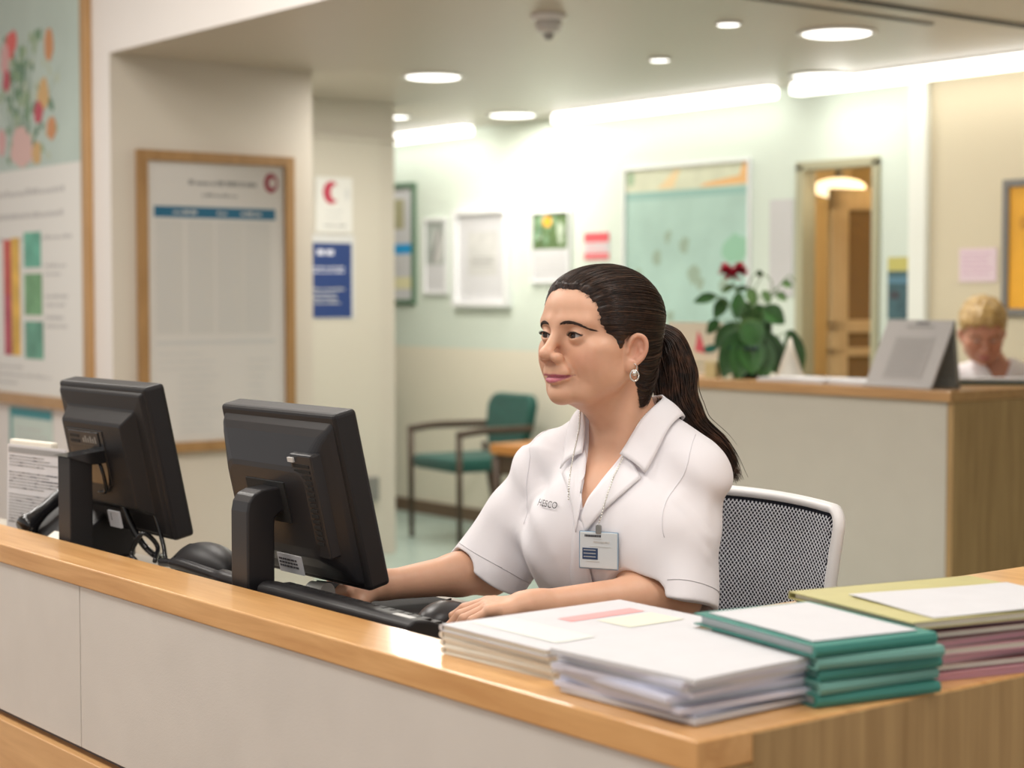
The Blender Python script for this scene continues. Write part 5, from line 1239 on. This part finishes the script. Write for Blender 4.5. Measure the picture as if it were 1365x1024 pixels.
MB().box((-.0315, -.0005, -.0295), (.0315, .0018, .0272), .0015).build('holder', mat('badge_holder', (0.30, 0.42, 0.55), 0.2), bd)
B_ = MB(); B_.box((-.0045, -.003, .024), (.0045, .002, .037), .0015); B_.cyl((0, -.0035, .034), (0, .0025, .034), .0035); B_.build('clip', M['grey_metal'], bd)
def chain_pts(pts):
    sp = np.array([list(v) for v in spline([TF.p(p) for p in pts], 30)]); return sp
def chain(pts, F, off, parent):
    sp = chain_pts(pts); 
    for _ in range(3):
        d = np.minimum(F.ev(sp), cloth.ev(sp)); fr_ = np.where((cloth.ev(sp) < F.ev(sp))[:, None], cloth.grad(sp), F.grad(sp)); sp = sp - np.clip(d - off, -.03, .03)[:, None] * fr_ * .8
    L = np.r_[0, np.cumsum(np.linalg.norm(np.diff(sp, axis=0), axis=1))]; n = int(L[-1] / .0042); t = np.linspace(0, L[-1], n); P_ = np.stack([np.interp(t, L, sp[:, a]) for a in range(3)], 1)
    b = MB()
    for i in range(n): b.ball(P_[i], .0017, sub=1)
    b.tube([Vector(p) for p in P_[::2]], .0006, 5)
    o = b.build('chain', M['silver'], parent); o.matrix_parent_inverse = Matrix.LocRotScale(parent.location, parent.rotation_euler, None).inverted(); return o
chain([(.042, .002, 1.124), (.036, -.040, 1.090), (.033, -.085, 1.045), (.032, -.13, 1.005), (.029, -.15, .975), (.025, -.15, .960)], guide, .0105, bd)
chain([(-.050, .0, 1.115), (-.052, -.045, 1.085), (-.046, -.085, 1.05), (-.036, -.115, 1.02), (-.028, -.135, .992)], guide, .0150, bd)
# earring
er = HF.p((.0775, -.010, -.046)); b = MB()
ev_ = np.array((.6115, .791, 0)); b.tube([Vector(er + ev_ * .0042 * math.sin(t) + np.array((0, 0, .006 * math.cos(t) + .002))) for t in np.linspace(0, 2 * PI, 17)], .0007, 6)
b.tube([Vector(er + ev_ * .0064 * math.cos(t) + np.array((.003, -.002, -.0095 + .0080 * math.sin(t)))) for t in np.linspace(0, 2 * PI, 29)], .0014, 8)
b.ball(er + np.array((.004, -.003, -.006)), .0042, sub=3)
PW(b.build('earring', M['silver'], person))
# ring and thighs
b = MB()
for s in (-1, 1): b.tube(spline([TF.p((s * .08, .02, .58)), TF.p((s * .095, -.15, .59)), TF.p((s * .10, -.32, .56)), TF.p((s * .10, -.36, .46)), TF.p((s * .10, -.33, .12))], 8), [.085] * 8 + [.078] * 8 + [.062] * 8 + [.055] * 9, 16)
PW(b.build('trousers', mat('navy_cloth', (0.02, 0.025, 0.05), 0.8), person))
b = MB()
for s in (-1, 1): b.ball(TF.p((s * .10, -.38, .045)), (.045, .12, .045), sub=3)
PW(b.build('shoes', M['void'], person))
# ---------------------------------------------------------------- office chair
CX_, CY_ = -2.105, 2.10
t = empty('office_chair', (CX_, CY_ - 0.25, 0), math.radians(4), 'office chair with a white frame and dark mesh backrest behind the woman', 'chair')
def cb(u, v):   # backrest surface: u across -1..1, v 0..1 up
    hw = .205 + .033 * v ** .8; x = u * hw; y = .265 - .045 * u * u + .05 * (v - .5) ** 2 + .03 * v - .02; return Vector((x, y, .52 + .452 * v - .008 * u * u * v))
R_ = []
def rr(u, v, r=0.13):  # rounded rectangle path
    return u, v
path = []
def arc(cu, cv, ru, rv, a0, a1, n=7):
    return [(cu + ru * math.cos(math.radians(a0 + (a1 - a0) * k / (n - 1))), cv + rv * math.sin(math.radians(a0 + (a1 - a0) * k / (n - 1)))) for k in range(n)]
path = arc(.90, .93, .10, .07, 0, 90) + [(u, 1) for u in np.linspace(.75, -.75, 13)] + arc(-.90, .93, .10, .07, 90, 180) + [(-1, v) for v in np.linspace(.85, .15, 8)] + arc(-.88, .09, .12, .09, 180, 270) + [(u, 0) for u in np.linspace(-.75, .75, 13)] + arc(.88, .09, .12, .09, 270, 360) + [(1, v) for v in np.linspace(.15, .85, 8)]
path.append(path[0]); pts = [cb(u, v) for u, v in path]
b = MB(); vs_ = []; n = len(pts)
for i, p in enumerate(pts[:-1]):
    q = (pts[(i + 1) % (n - 1)] - pts[i - 1 if i else n - 2]).normalized(); nn = Vector((0, -1, 0)); nn = (nn - q * nn.dot(q)).normalized(); s_ = q.cross(nn)
    for k in range(10):
        a = 2 * PI * k / 10; vs_.append(p + nn * .012 * math.sin(a) + s_ * .0085 * math.cos(a))
m_ = n - 1; b.add(vs_, [(j * 10 + i, j * 10 + (i + 1) % 10, ((j + 1) % m_) * 10 + (i + 1) % 10, ((j + 1) % m_) * 10 + i) for j in range(m_) for i in range(10)], 0, True)
b.build('back_frame', M['white_plastic'], t)
# woven backrest: dark knit with a lighter open lattice over it
nu, nv = 24, 24; vs_ = [cb(-.97 + 1.94 * i / nu, .02 + .96 * j / nv) + Vector((0, 0.004, 0)) for j in range(nv + 1) for i in range(nu + 1)]
mesh_obj('back_fabric', vs_, [(j * (nu + 1) + i, j * (nu + 1) + i + 1, (j + 1) * (nu + 1) + i + 1, (j + 1) * (nu + 1) + i) for j in range(nv) for i in range(nu)], mat('navy_mesh', (0.010, 0.012, 0.026), 0.8), t, smooth=True)
b = MB(); W_, H_ = .475, .452; step = .0086
for sgn in (1, -1):
    k = -H_
    while k < W_ + H_:
        seg = []
        for j in range(33):
            v = j / 32; x = k + sgn * (v * H_) - (0 if sgn > 0 else -H_) - H_ * 0
            x = (k + v * H_ - H_ / 2) if sgn > 0 else (k - v * H_ + H_ / 2)
            u = (x - W_ / 2) / (W_ / 2)
            if -.97 <= u <= .97 and .02 <= v <= .985: seg.append(cb(u, v) + Vector((0, -0.001 + (.0006 if sgn > 0 else 0), 0)))
        if len(seg) > 2: b.tube(seg, .00078, 4)
        k += step
tag(b.build('back_lattice', mat('pale_mesh', (0.78, 0.79, 0.84), 0.6), t))
MB().box((-.23, -.22, .43), (.23, .22, .50), .03, seg=4, smooth=True).build('seat', mat('seat_navy', (0.03, 0.035, 0.06), 0.9), t)
MB().tube(spline([(0, .10, .42), (0, .27, .43), (0, .31, .55), (0, .285, .70)], 6), .022).build('back_bracket', M['white_plastic'], t)
MB().cyl((0, 0, .08), (0, 0, .43), .025).build('gas_column', M['grey_metal'], t)
for k in range(5):
    a = 2 * PI * k / 5; e = (.29 * math.cos(a), .29 * math.sin(a))
    MB().tube([(0, 0, .11), (e[0], e[1], .075)], [.026, .016]).build('base_leg', M['white_plastic'], t)
    MB().cyl((e[0] - .012 * math.sin(a), e[1] + .012 * math.cos(a), .029), (e[0] + .012 * math.sin(a), e[1] - .012 * math.cos(a), .029), .028).build('castor', M['black'], t)

# ---------------------------------------------------------------- waiting chairs
def arm_chair(x, y, rz, label):
    t = empty('waiting_chair', (x, y, 0), rz, label, 'chair', 'green upholstered waiting chairs')
    MB().box((-.23, -.25, .38), (.23, .22, .455), .025, seg=4, smooth=True).build('seat', M['green_fabric'], t)
    # backrest: rounded top, slightly curved
    poly = [(-.15, .44), (.15, .44), (.215, .60), (.222, .70)] + [(.145 + .077 * math.cos(a), .70 + .075 * math.sin(a)) for a in np.linspace(.1, PI / 2, 6)] + [(-.145 - .077 * math.cos(a), .70 + .075 * math.sin(a)) for a in np.linspace(PI / 2, .1, 6)] + [(-.222, .70), (-.215, .60)]
    b = MB(); vs_ = []
    for d_ in (0, .055):
        for px_, pz in poly: vs_.append((px_, .19 + d_ - .35 * px_ * px_ + .16 * (pz - .44), pz))
    n = len(poly); b.add(vs_, [tuple(range(n - 1, -1, -1)), tuple(range(n, 2 * n))] + [(i, (i + 1) % n, n + (i + 1) % n, n + i) for i in range(n)])
    o = b.build('backrest', M['green_fabric'], t); bv = o.modifiers.new('bevel', 'BEVEL'); bv.width = .016; bv.segments = 3; bv.limit_method = 'ANGLE'
    for s in (-1, 1):
        MB().tube(spline([(s * .262, -.25, .585), (s * .266, -.10, .60), (s * .262, .08, .60), (s * .235, .22, .60)], 5), .020, 8).build('armrest', M['green_fabric'] if False else M['dark_wood'], t)
        MB().tube([(s * .26, -.235, 0), (s * .262, -.24, .585)], [.014, .017]).build('leg', M['dark_wood'], t)
        MB().tube([(s * .235, .30, 0), (s * .225, .20, .50)], [.014, .017]).build('leg', M['dark_wood'], t)
    return t
arm_chair(-7.66, 5.66, math.radians(-6), 'green armchair with dark frame against the back wall, left of the woman')
arm_chair(-9.22, 5.70, 0, 'green armchair mostly hidden behind the column edge')
t = empty('side_table', (-6.80, 5.42, 0), math.radians(5), 'orange-brown wooden side table beside the green armchair', 'table')
MB().box((-.17, -.17, .53), (.17, .17, .58), .006).build('tabletop', M['orange_wood'], t)
MB().box((-.15, -.15, .43), (.15, .15, .53), .004).build('apron', M['dark_wood'], t)
for sx in (-1, 1):
    for sy in (-1, 1): MB().tube([(sx * .145, sy * .145, 0), (sx * .145, sy * .145, .52)], [.018, .024]).build('leg', M['dark_wood'], t)

# ---------------------------------------------------------------- things on the back counter
ZK = 1.0006
t = empty('potted_plant', (-4.66, 4.70, ZK), 0, 'leafy potted plant with crimson flowers on the back counter', 'plant')
MB().lathe([(.055, 0), (.062, .01), (.082, .10), (.088, .105), (.088, .118), (.078, .118), (.07, .10)], (0, 0, 0), 32).build('pot', M['pot'], t)
rp = random.Random(21)
def leaf(b, base, tip, w_, mi=0, droop=.0, up=(0, 0, 1)):
    base = Vector(base); tip = Vector(tip); ax = tip - base; L = ax.length; ax.normalize(); sd = ax.cross(Vector(up)); sd = sd.normalized() if sd.length > .05 else Vector((1, 0, 0)); nn = sd.cross(ax)
    vs_ = []; n = 7
    for i in range(n + 1):
        u = i / n; ww = w_ * math.sin(PI * min(1, u * .92 + .06)) ** .8; c = base + ax * L * u - Vector((0, 0, 1)) * droop * u * u * L
        vs_ += [c - sd * ww + nn * ww * .35, c, c + sd * ww + nn * ww * .35]
    b.add(vs_, [(3 * i + k, 3 * i + k + 1, 3 * i + k + 4, 3 * i + k + 3) for i in range(n) for k in (0, 1)], mi, True)
b = MB(); st = MB()
R90 = Vector((.6115, .791, 0))   # direction that reads left to right from the hall
def at(r_, z, d_=0): return R90 * r_ + Vector((-.791, .6115, 0)) * d_ + Vector((0, 0, z))
# big drooping lower leaves
for r0, z0, r1, z1, w_, d_, mi in ((-.03, .17, -.10, .02, .050, -.05, 0), (-.02, .16, -.05, .01, .045, -.09, 0), (.03, .16, .05, .01, .05, -.09, 0), (.05, .17, .10, .03, .05, -.05, 0), (.150, .175, .182, .012, .040, -.02, 0), (-.04, .20, -.12, .12, .035, .03, 0), (.0, .15, .0, .03, .05, -.10, 0), (.02, .22, .09, .17, .04, .05, 0), (-.02, .2, .03, .12, .05, -.08, 0), (.03, .21, -.03, .14, .05, -.05, 1)):
    leaf(b, at(r0, z0, d_ * .6), at(r1, z1, d_), w_, mi, .1, (.79, -.61, .3)); st.tube([at(0, .11), at(r0 * .7, (z0 + .13) / 2, d_ * .3), at(r0, z0, d_ * .6)], .0025, 5)
# mid and upper leaves
for r1, z1, L, w_, ang in ((-.165, .295, .085, .020, 185), (-.105, .26, .075, .026, 235), (-.045, .27, .085, .026, 262), (-.13, .19, .06, .022, 220), (.01, .30, .06, .022, 285), (.085, .235, .085, .036, 330), (.12, .30, .04, .017, 330), (.145, .345, .035, .016, 350), (.06, .30, .045, .017, 300), (-.01, .245, .075, .034, 300), (.04, .23, .08, .04, 200), (.03, .385, .035, .012, 120), (-.08, .33, .05, .012, 200), (-.02, .33, .05, .012, 20)):
    a = math.radians(ang); d_ = rp.uniform(-.05, .05); e = at(r1 + L * .5 * math.cos(a), z1 + L * .5 * math.sin(a), d_ - .02); s0 = at(r1 - L * .5 * math.cos(a), z1 - L * .5 * math.sin(a), d_)
    leaf(b, s0, e, w_, 1 if rp.random() < .3 else 0, .15, (.79, -.61, .2)); st.tube(spline([at(r1 * .12, .12), at(r1 * .45, (.12 + z1) / 2 + .05, d_ * .5), s0], 5), .0018, 5)
b.build('foliage', [M['leaf'], M['leaf_pale']], t)
# looping tendrils
for pts in ([(.02, .14), (.02, .26), (.0, .34), (.03, .385), (.075, .365), (.085, .32), (.05, .28)], [(.02, .14), (.07, .27), (.14, .37), (.17, .355)], [(-.01, .13), (-.03, .28), (-.06, .36), (-.055, .40)], [(-.01, .13), (-.08, .28), (-.165, .31)]):
    st.tube(spline([at(*p) for p in pts], 7), .0022, 5)
st.build('stems', M['leaf_pale'], t)
b = MB()
for (r0, z0) in ((-.085, .385), (-.035, .390), (-.062, .372)):
    for k in range(26):
        a, e = rp.uniform(0, 2 * PI), rp.uniform(-.5, 1.2); dv = Vector((math.cos(a) * math.cos(e), math.sin(a) * math.cos(e), math.sin(e))); c = at(r0, z0)
        leaf(b, c + dv * .004, c + dv * rp.uniform(.030, .042), .014, 0, 0)
b.build('flower_head', M['petal'], t)
# cards and papers on the back counter
t = empty('display_card', (-4.985, 4.74, ZK), math.radians(10), 'cream folded card printed with a pink and a teal bird, left of the plant', 'card')
pr = Print(.26, .20, -.002, mat('card_cream', (0.74, 0.70, 0.58), .6)); pr.poly([(.00, -.01), (.055, -.02), (.03, .045), (.015, .07)], mat('card_pink', (0.70, .12, .16), .6), 1); pr.disc(.075, .00, .035, .016, mat('card_teal', (0.01, .14, .11), .6), 1, .2); pr.poly([(.095, .0), (.115, .01), (.112, .06), (.104, .062)], mat('card_teal2', (0.01, .14, .11), .6), 2)
pr.lines(-.1, .1, -.055, 2, .02, .006, M['leaf_pale'], .1); o = pr.build(t, 'printed_face'); o.location = (0, 0, .10)
MB().box((-.13, .0, 0), (.13, .0025, .198), M=Matrix.Rotation(math.radians(-12), 4, 'X')).build('card_back', M['paper_cream'], t)
t = empty('small_box', (-4.745, 4.60, ZK), math.radians(20), 'small pale yellow box at the left foot of the potted plant', 'box'); MB().box((-.022, -.02, 0), (.022, .02, .062), .002).build('carton', mat('carton_yellow', (0.62, 0.52, 0.26), .6), t); MB().box((-.023, -.021, .05), (.023, .021, .0635), .002).build('lid', mat('carton_lid', (0.68, 0.60, 0.36), .6), t)
t = empty('table_tent', (-4.47, 4.72, ZK), math.radians(35), 'cream paper cone standing right of the plant pot', 'paper cone'); MB().lathe([(.055, 0), (.012, .12), (.004, .15)], (0, 0, 0), 24).build('cone', M['paper_cream'], t); MB().lathe([(.058, 0), (.056, .004)], (0, 0, 0), 24).build('cone_foot', M['white_plastic'], t)
for i, (x, y, rz, w_) in enumerate(((-4.33, 4.66, 3, .30), (-4.10, 4.68, -5, .24))):
    o = sheet_mb(w_, .19, .013, math.radians(rz), x, y, ZK, .001, i).build('paper_pad', M['paper']); tag(o, ('white paper pad lying right of the potted plant' if i == 0 else 'white paper pad lying left of the grey sign stand'), 'paper', 'white pads on the back counter')
# sign stand: sloped panel on an upright side
t = empty('sign_stand', (-3.845, 4.62, ZK), 0, 'grey sloped sign stand with printed sheet on the back counter', 'sign')
gs = mat('stand_grey', (0.44, 0.42, 0.41), .5)
def sl(x, s, o=0): # point on the slope
    return (x, -.055 + .115 * s - o * .86, .006 + .215 * s + o * .5)
b = MB(); w_ = .138
b.add([sl(-w_, 0), sl(w_, 0), sl(w_, 1), sl(-w_, 1), sl(-w_, 0, -.008), sl(w_, 0, -.008), sl(w_, 1, -.008), sl(-w_, 1, -.008)], [(0, 1, 2, 3), (7, 6, 5, 4), (0, 4, 5, 1), (1, 5, 6, 2), (2, 6, 7, 3), (3, 7, 4, 0)]); b.build('sloped_panel', gs, t)
b = MB(); b.quad(sl(-w_ * .55, .12, .001), sl(w_ * .62, .12, .001), sl(w_ * .62, .74, .001), sl(-w_ * .55, .74, .001)); b.quad(sl(-w_ * .35, .88, .001), sl(w_ * .5, .88, .001), sl(w_ * .5, .91, .001), sl(-w_ * .35, .91, .001), 1); b.quad(sl(-w_ * .1, .94, .001), sl(w_ * .3, .94, .001), sl(w_ * .3, .965, .001), sl(-w_ * .1, .965, .001), 2)
for k in range(12): b.quad(sl(-w_ * .5, .68 - k * .045, .0015), sl(w_ * .55 - (k % 3) * .01, .68 - k * .045, .0015), sl(w_ * .55 - (k % 3) * .01, .69 - k * .045, .0015), sl(-w_ * .5, .69 - k * .045, .0015), 1)
b.build('printed_text', [mat('stand_print', (0.37, 0.35, 0.34), .6), mat('stand_line', (0.32, 0.31, 0.30), .6), M['ink_dark']], t)
b = MB()
for x in (-w_, w_ - .004): b.prism([(.085, .0), (.075, .0), (.054, .216), (.062, .221)], x, x + .004, axis=0)
b.box((-w_, .078, 0), (w_, .084, .03)); b.add([(-w_, .058, .218), (w_, .058, .218), (w_, .088, 0), (-w_, .088, 0), (-w_, .063, .220), (w_, .063, .220), (w_, .094, 0), (-w_, .094, 0)], [(0, 1, 2, 3), (7, 6, 5, 4), (0, 4, 5, 1), (1, 5, 6, 2), (2, 6, 7, 3), (3, 7, 4, 0)])
b.build('rear_support', mat('stand_grey_dark', (0.30, 0.31, 0.29), .5), t)
MB().box((-w_ - .002, -.066, 0), (w_ + .002, -.050, .009), .002).build('front_lip', gs, t)
# receptionist's tray
t = empty('document_tray', (-3.95, 4.985, 0.80), 0, 'dark green desk monitor edge in front of the blond receptionist', 'screen') if False else None

# ---------------------------------------------------------------- the second receptionist
p2 = empty('person', (-4.12, 5.42, 0), 0, 'blond short-haired receptionist in a white shirt looking down at the back counter', 'person')
P2 = Matrix.Translation((-4.12, 5.42, 0)).inverted()
H2 = Frame((-4.12, 5.36, 1.175), rot(0, 0, 46) @ rot(26, 0, 0), 0.98)
T2 = Frame((-4.12, 5.44, 0.028), rot(0, 0, 48), 1.0)
f2 = Field(); add_head(f2, H2); f2.fr = Frame((0, 0, 0)); f2.cap(H2.p((0, .03, -.05)), T2.p((0, .01, 1.0)), .050, .052, .02)
f2.fr = T2; f2.ell((0, 0, .85), (.14, .09, .18), .04); f2.cap((-.13, 0, .965), (.13, 0, .965), .035, None, .03)
arms = []
for s in (-1, 1):
    f2.fr = T2; f2.cap((s * .16, 0, .955), (s * .20, -.05, .72), .043, .037, .03); f2.cap((s * .20, -.05, .72), (s * .11, -.22, .765), .037, .024, .015)
    f2.fr = Frame((0, 0, 0)); add_hand(f2, T2.p((s * .11, -.22, .77)), T2.R @ np.array((-s * .45, -.85, -.1)), (0, 0, 1), .9, side=-s, curl=(24, 28, 30, 34))
o = field_mesh('body', f2, (-4.55, 4.95, .62), (-3.70, 5.75, 1.35), .0042, M['skin'], p2, lambda V: head_colors(V, H2, np.array((0.58, .29, .20)))); o.matrix_parent_inverse = P2
n0 = len(p2.children); eyeballs(H2, p2, (0, -1, -.5))
for c in p2.children: c.matrix_parent_inverse = P2
def y2(z): return np.interp(z, [-.12, -.07, -.03, .0, .03, .055, .07], [.05, .04, .01, -.02, -.05, -.075, -.11])
h2 = Field(H2); h2.ell((0, .012, .040), (.088, .104, .090), 0); h2.ell((0, -.045, .045), (.070, .056, .058), .03); h2.ell((0, .045, -.03), (.066, .055, .055), .03)
def hr2(P, d):
    q = H2.inv(P); g = (y2(q[:, 2] + .006 * np.sin(q[:, 0] * 120)) - q[:, 1]) * .8; d = smax(d, g, .008); d = np.maximum(d, -.075 - q[:, 2])
    return d + .0025 * np.sin(q[:, 0] * 160 + q[:, 2] * 60) * np.sin(q[:, 1] * 90)
h2.fn(hr2); o = field_mesh('hair', h2, (-4.28, 5.18, 1.0), (-3.96, 5.55, 1.36), .004, M['blond'], p2); o.matrix_parent_inverse = P2
b = MB()
for s in (-1, 1):
    pts = []
    for k in range(8):
        u = k / 7; ys = np.linspace(-.16, 0, 120); P_ = np.array([H2.p((s * (.014 + .038 * u), y, .020 + .006 * math.sin(u * PI) - .005 * u)) for y in ys]); i = int(np.argmax(f2.ev(P_) < .0006)); pts.append(Vector(P_[i]))
    b.tube(pts, .0022, 5)
o = b.build('eyebrows', mat('brow_blond', (0.20, 0.11, 0.05), .7), p2); o.matrix_parent_inverse = P2
c2 = Field(T2); c2.ell((0, 0, .86), (.160, .108, .20), 0); c2.cap((-.13, 0, .965), (.13, 0, .965), .046, None, .04)
for s in (-1, 1): c2.ell((s * .07, -.06, .84), (.07, .06, .07), .05); c2.cap((s * .155, 0, .955), (s * .195, -.045, .78), .058, .062, .03); c2.cap((s * .12, .01, .975), (s * .05, .02, 1.0), .035, .032, .03)
def v2(P, d):
    q = T2.inv(P); a = np.maximum(np.abs(q[:, 0]) - (q[:, 2] - .93) * .5, np.maximum(.93 - q[:, 2], q[:, 1])); d = smax(d, -a, .004); nk = np.sqrt(q[:, 0] ** 2 + (q[:, 1] - .01) ** 2) - .056; return smax(d, -np.maximum(nk, .97 - q[:, 2]), .004)
c2.fn(v2); o = field_mesh('shirt', c2, (-4.50, 5.05, .60), (-3.75, 5.80, 1.10), .0050, M['cloth'], p2); o.matrix_parent_inverse = P2
b = MB()
for s in (-1, 1): b.tube(spline([T2.p((s * .06, .08, .58)), T2.p((s * .08, -.10, .56)), T2.p((s * .09, -.32, .54)), T2.p((s * .09, -.34, .30)), T2.p((s * .09, -.32, .06))], 6), .065, 12)
o = b.build('trousers', mat('grey_trousers', (0.05, .05, .06), .8), p2); o.matrix_parent_inverse = P2
# her chair and desk
t = empty('stool', (-4.10, 5.48, 0), math.radians(48), 'plain dark office stool under the blond receptionist', 'stool'); MB().box((-.2, -.2, .45), (.2, .2, .50), .02, seg=3, smooth=True).build('seat', M['dark'], t); MB().cyl((0, 0, .05), (0, 0, .45), .03).build('column', M['grey_metal'], t); MB().lathe([(.24, 0), (.24, .02), (.04, .06)], (0, 0, 0), 32).build('foot', M['grey_metal'], t)
t = empty('desk', (-4.35, 5.06, 0), 0, 'low working desk behind the back counter', 'desk'); MB().box((-.70, -.14, .70), (.38, .12, .73), .002).build('desk_top', M['paper_cream'], t)
for x in (-.66, .34): MB().box((x - .02, -.12, 0), (x + .02, .10, .70), .002).build('leg', M['grey_metal'], t)
t = empty('laptop', (-3.90, 4.93, ZK + .0), math.radians(48), 'dark green flat document tray with papers on the counter in front of the blond receptionist', 'tray')
t.name = 'document_tray'; t.location = (-3.79, 5.02, ZK)
MB().box((-.15, -.05, 0), (.15, .05, .012), .003).build('tray_base', mat('dark_teal_plastic', (0.01, .07, .06), .4), t); MB().box((-.14, -.045, .012), (.13, .045, .022), .001).build('paper_pad', M['paper'], t)
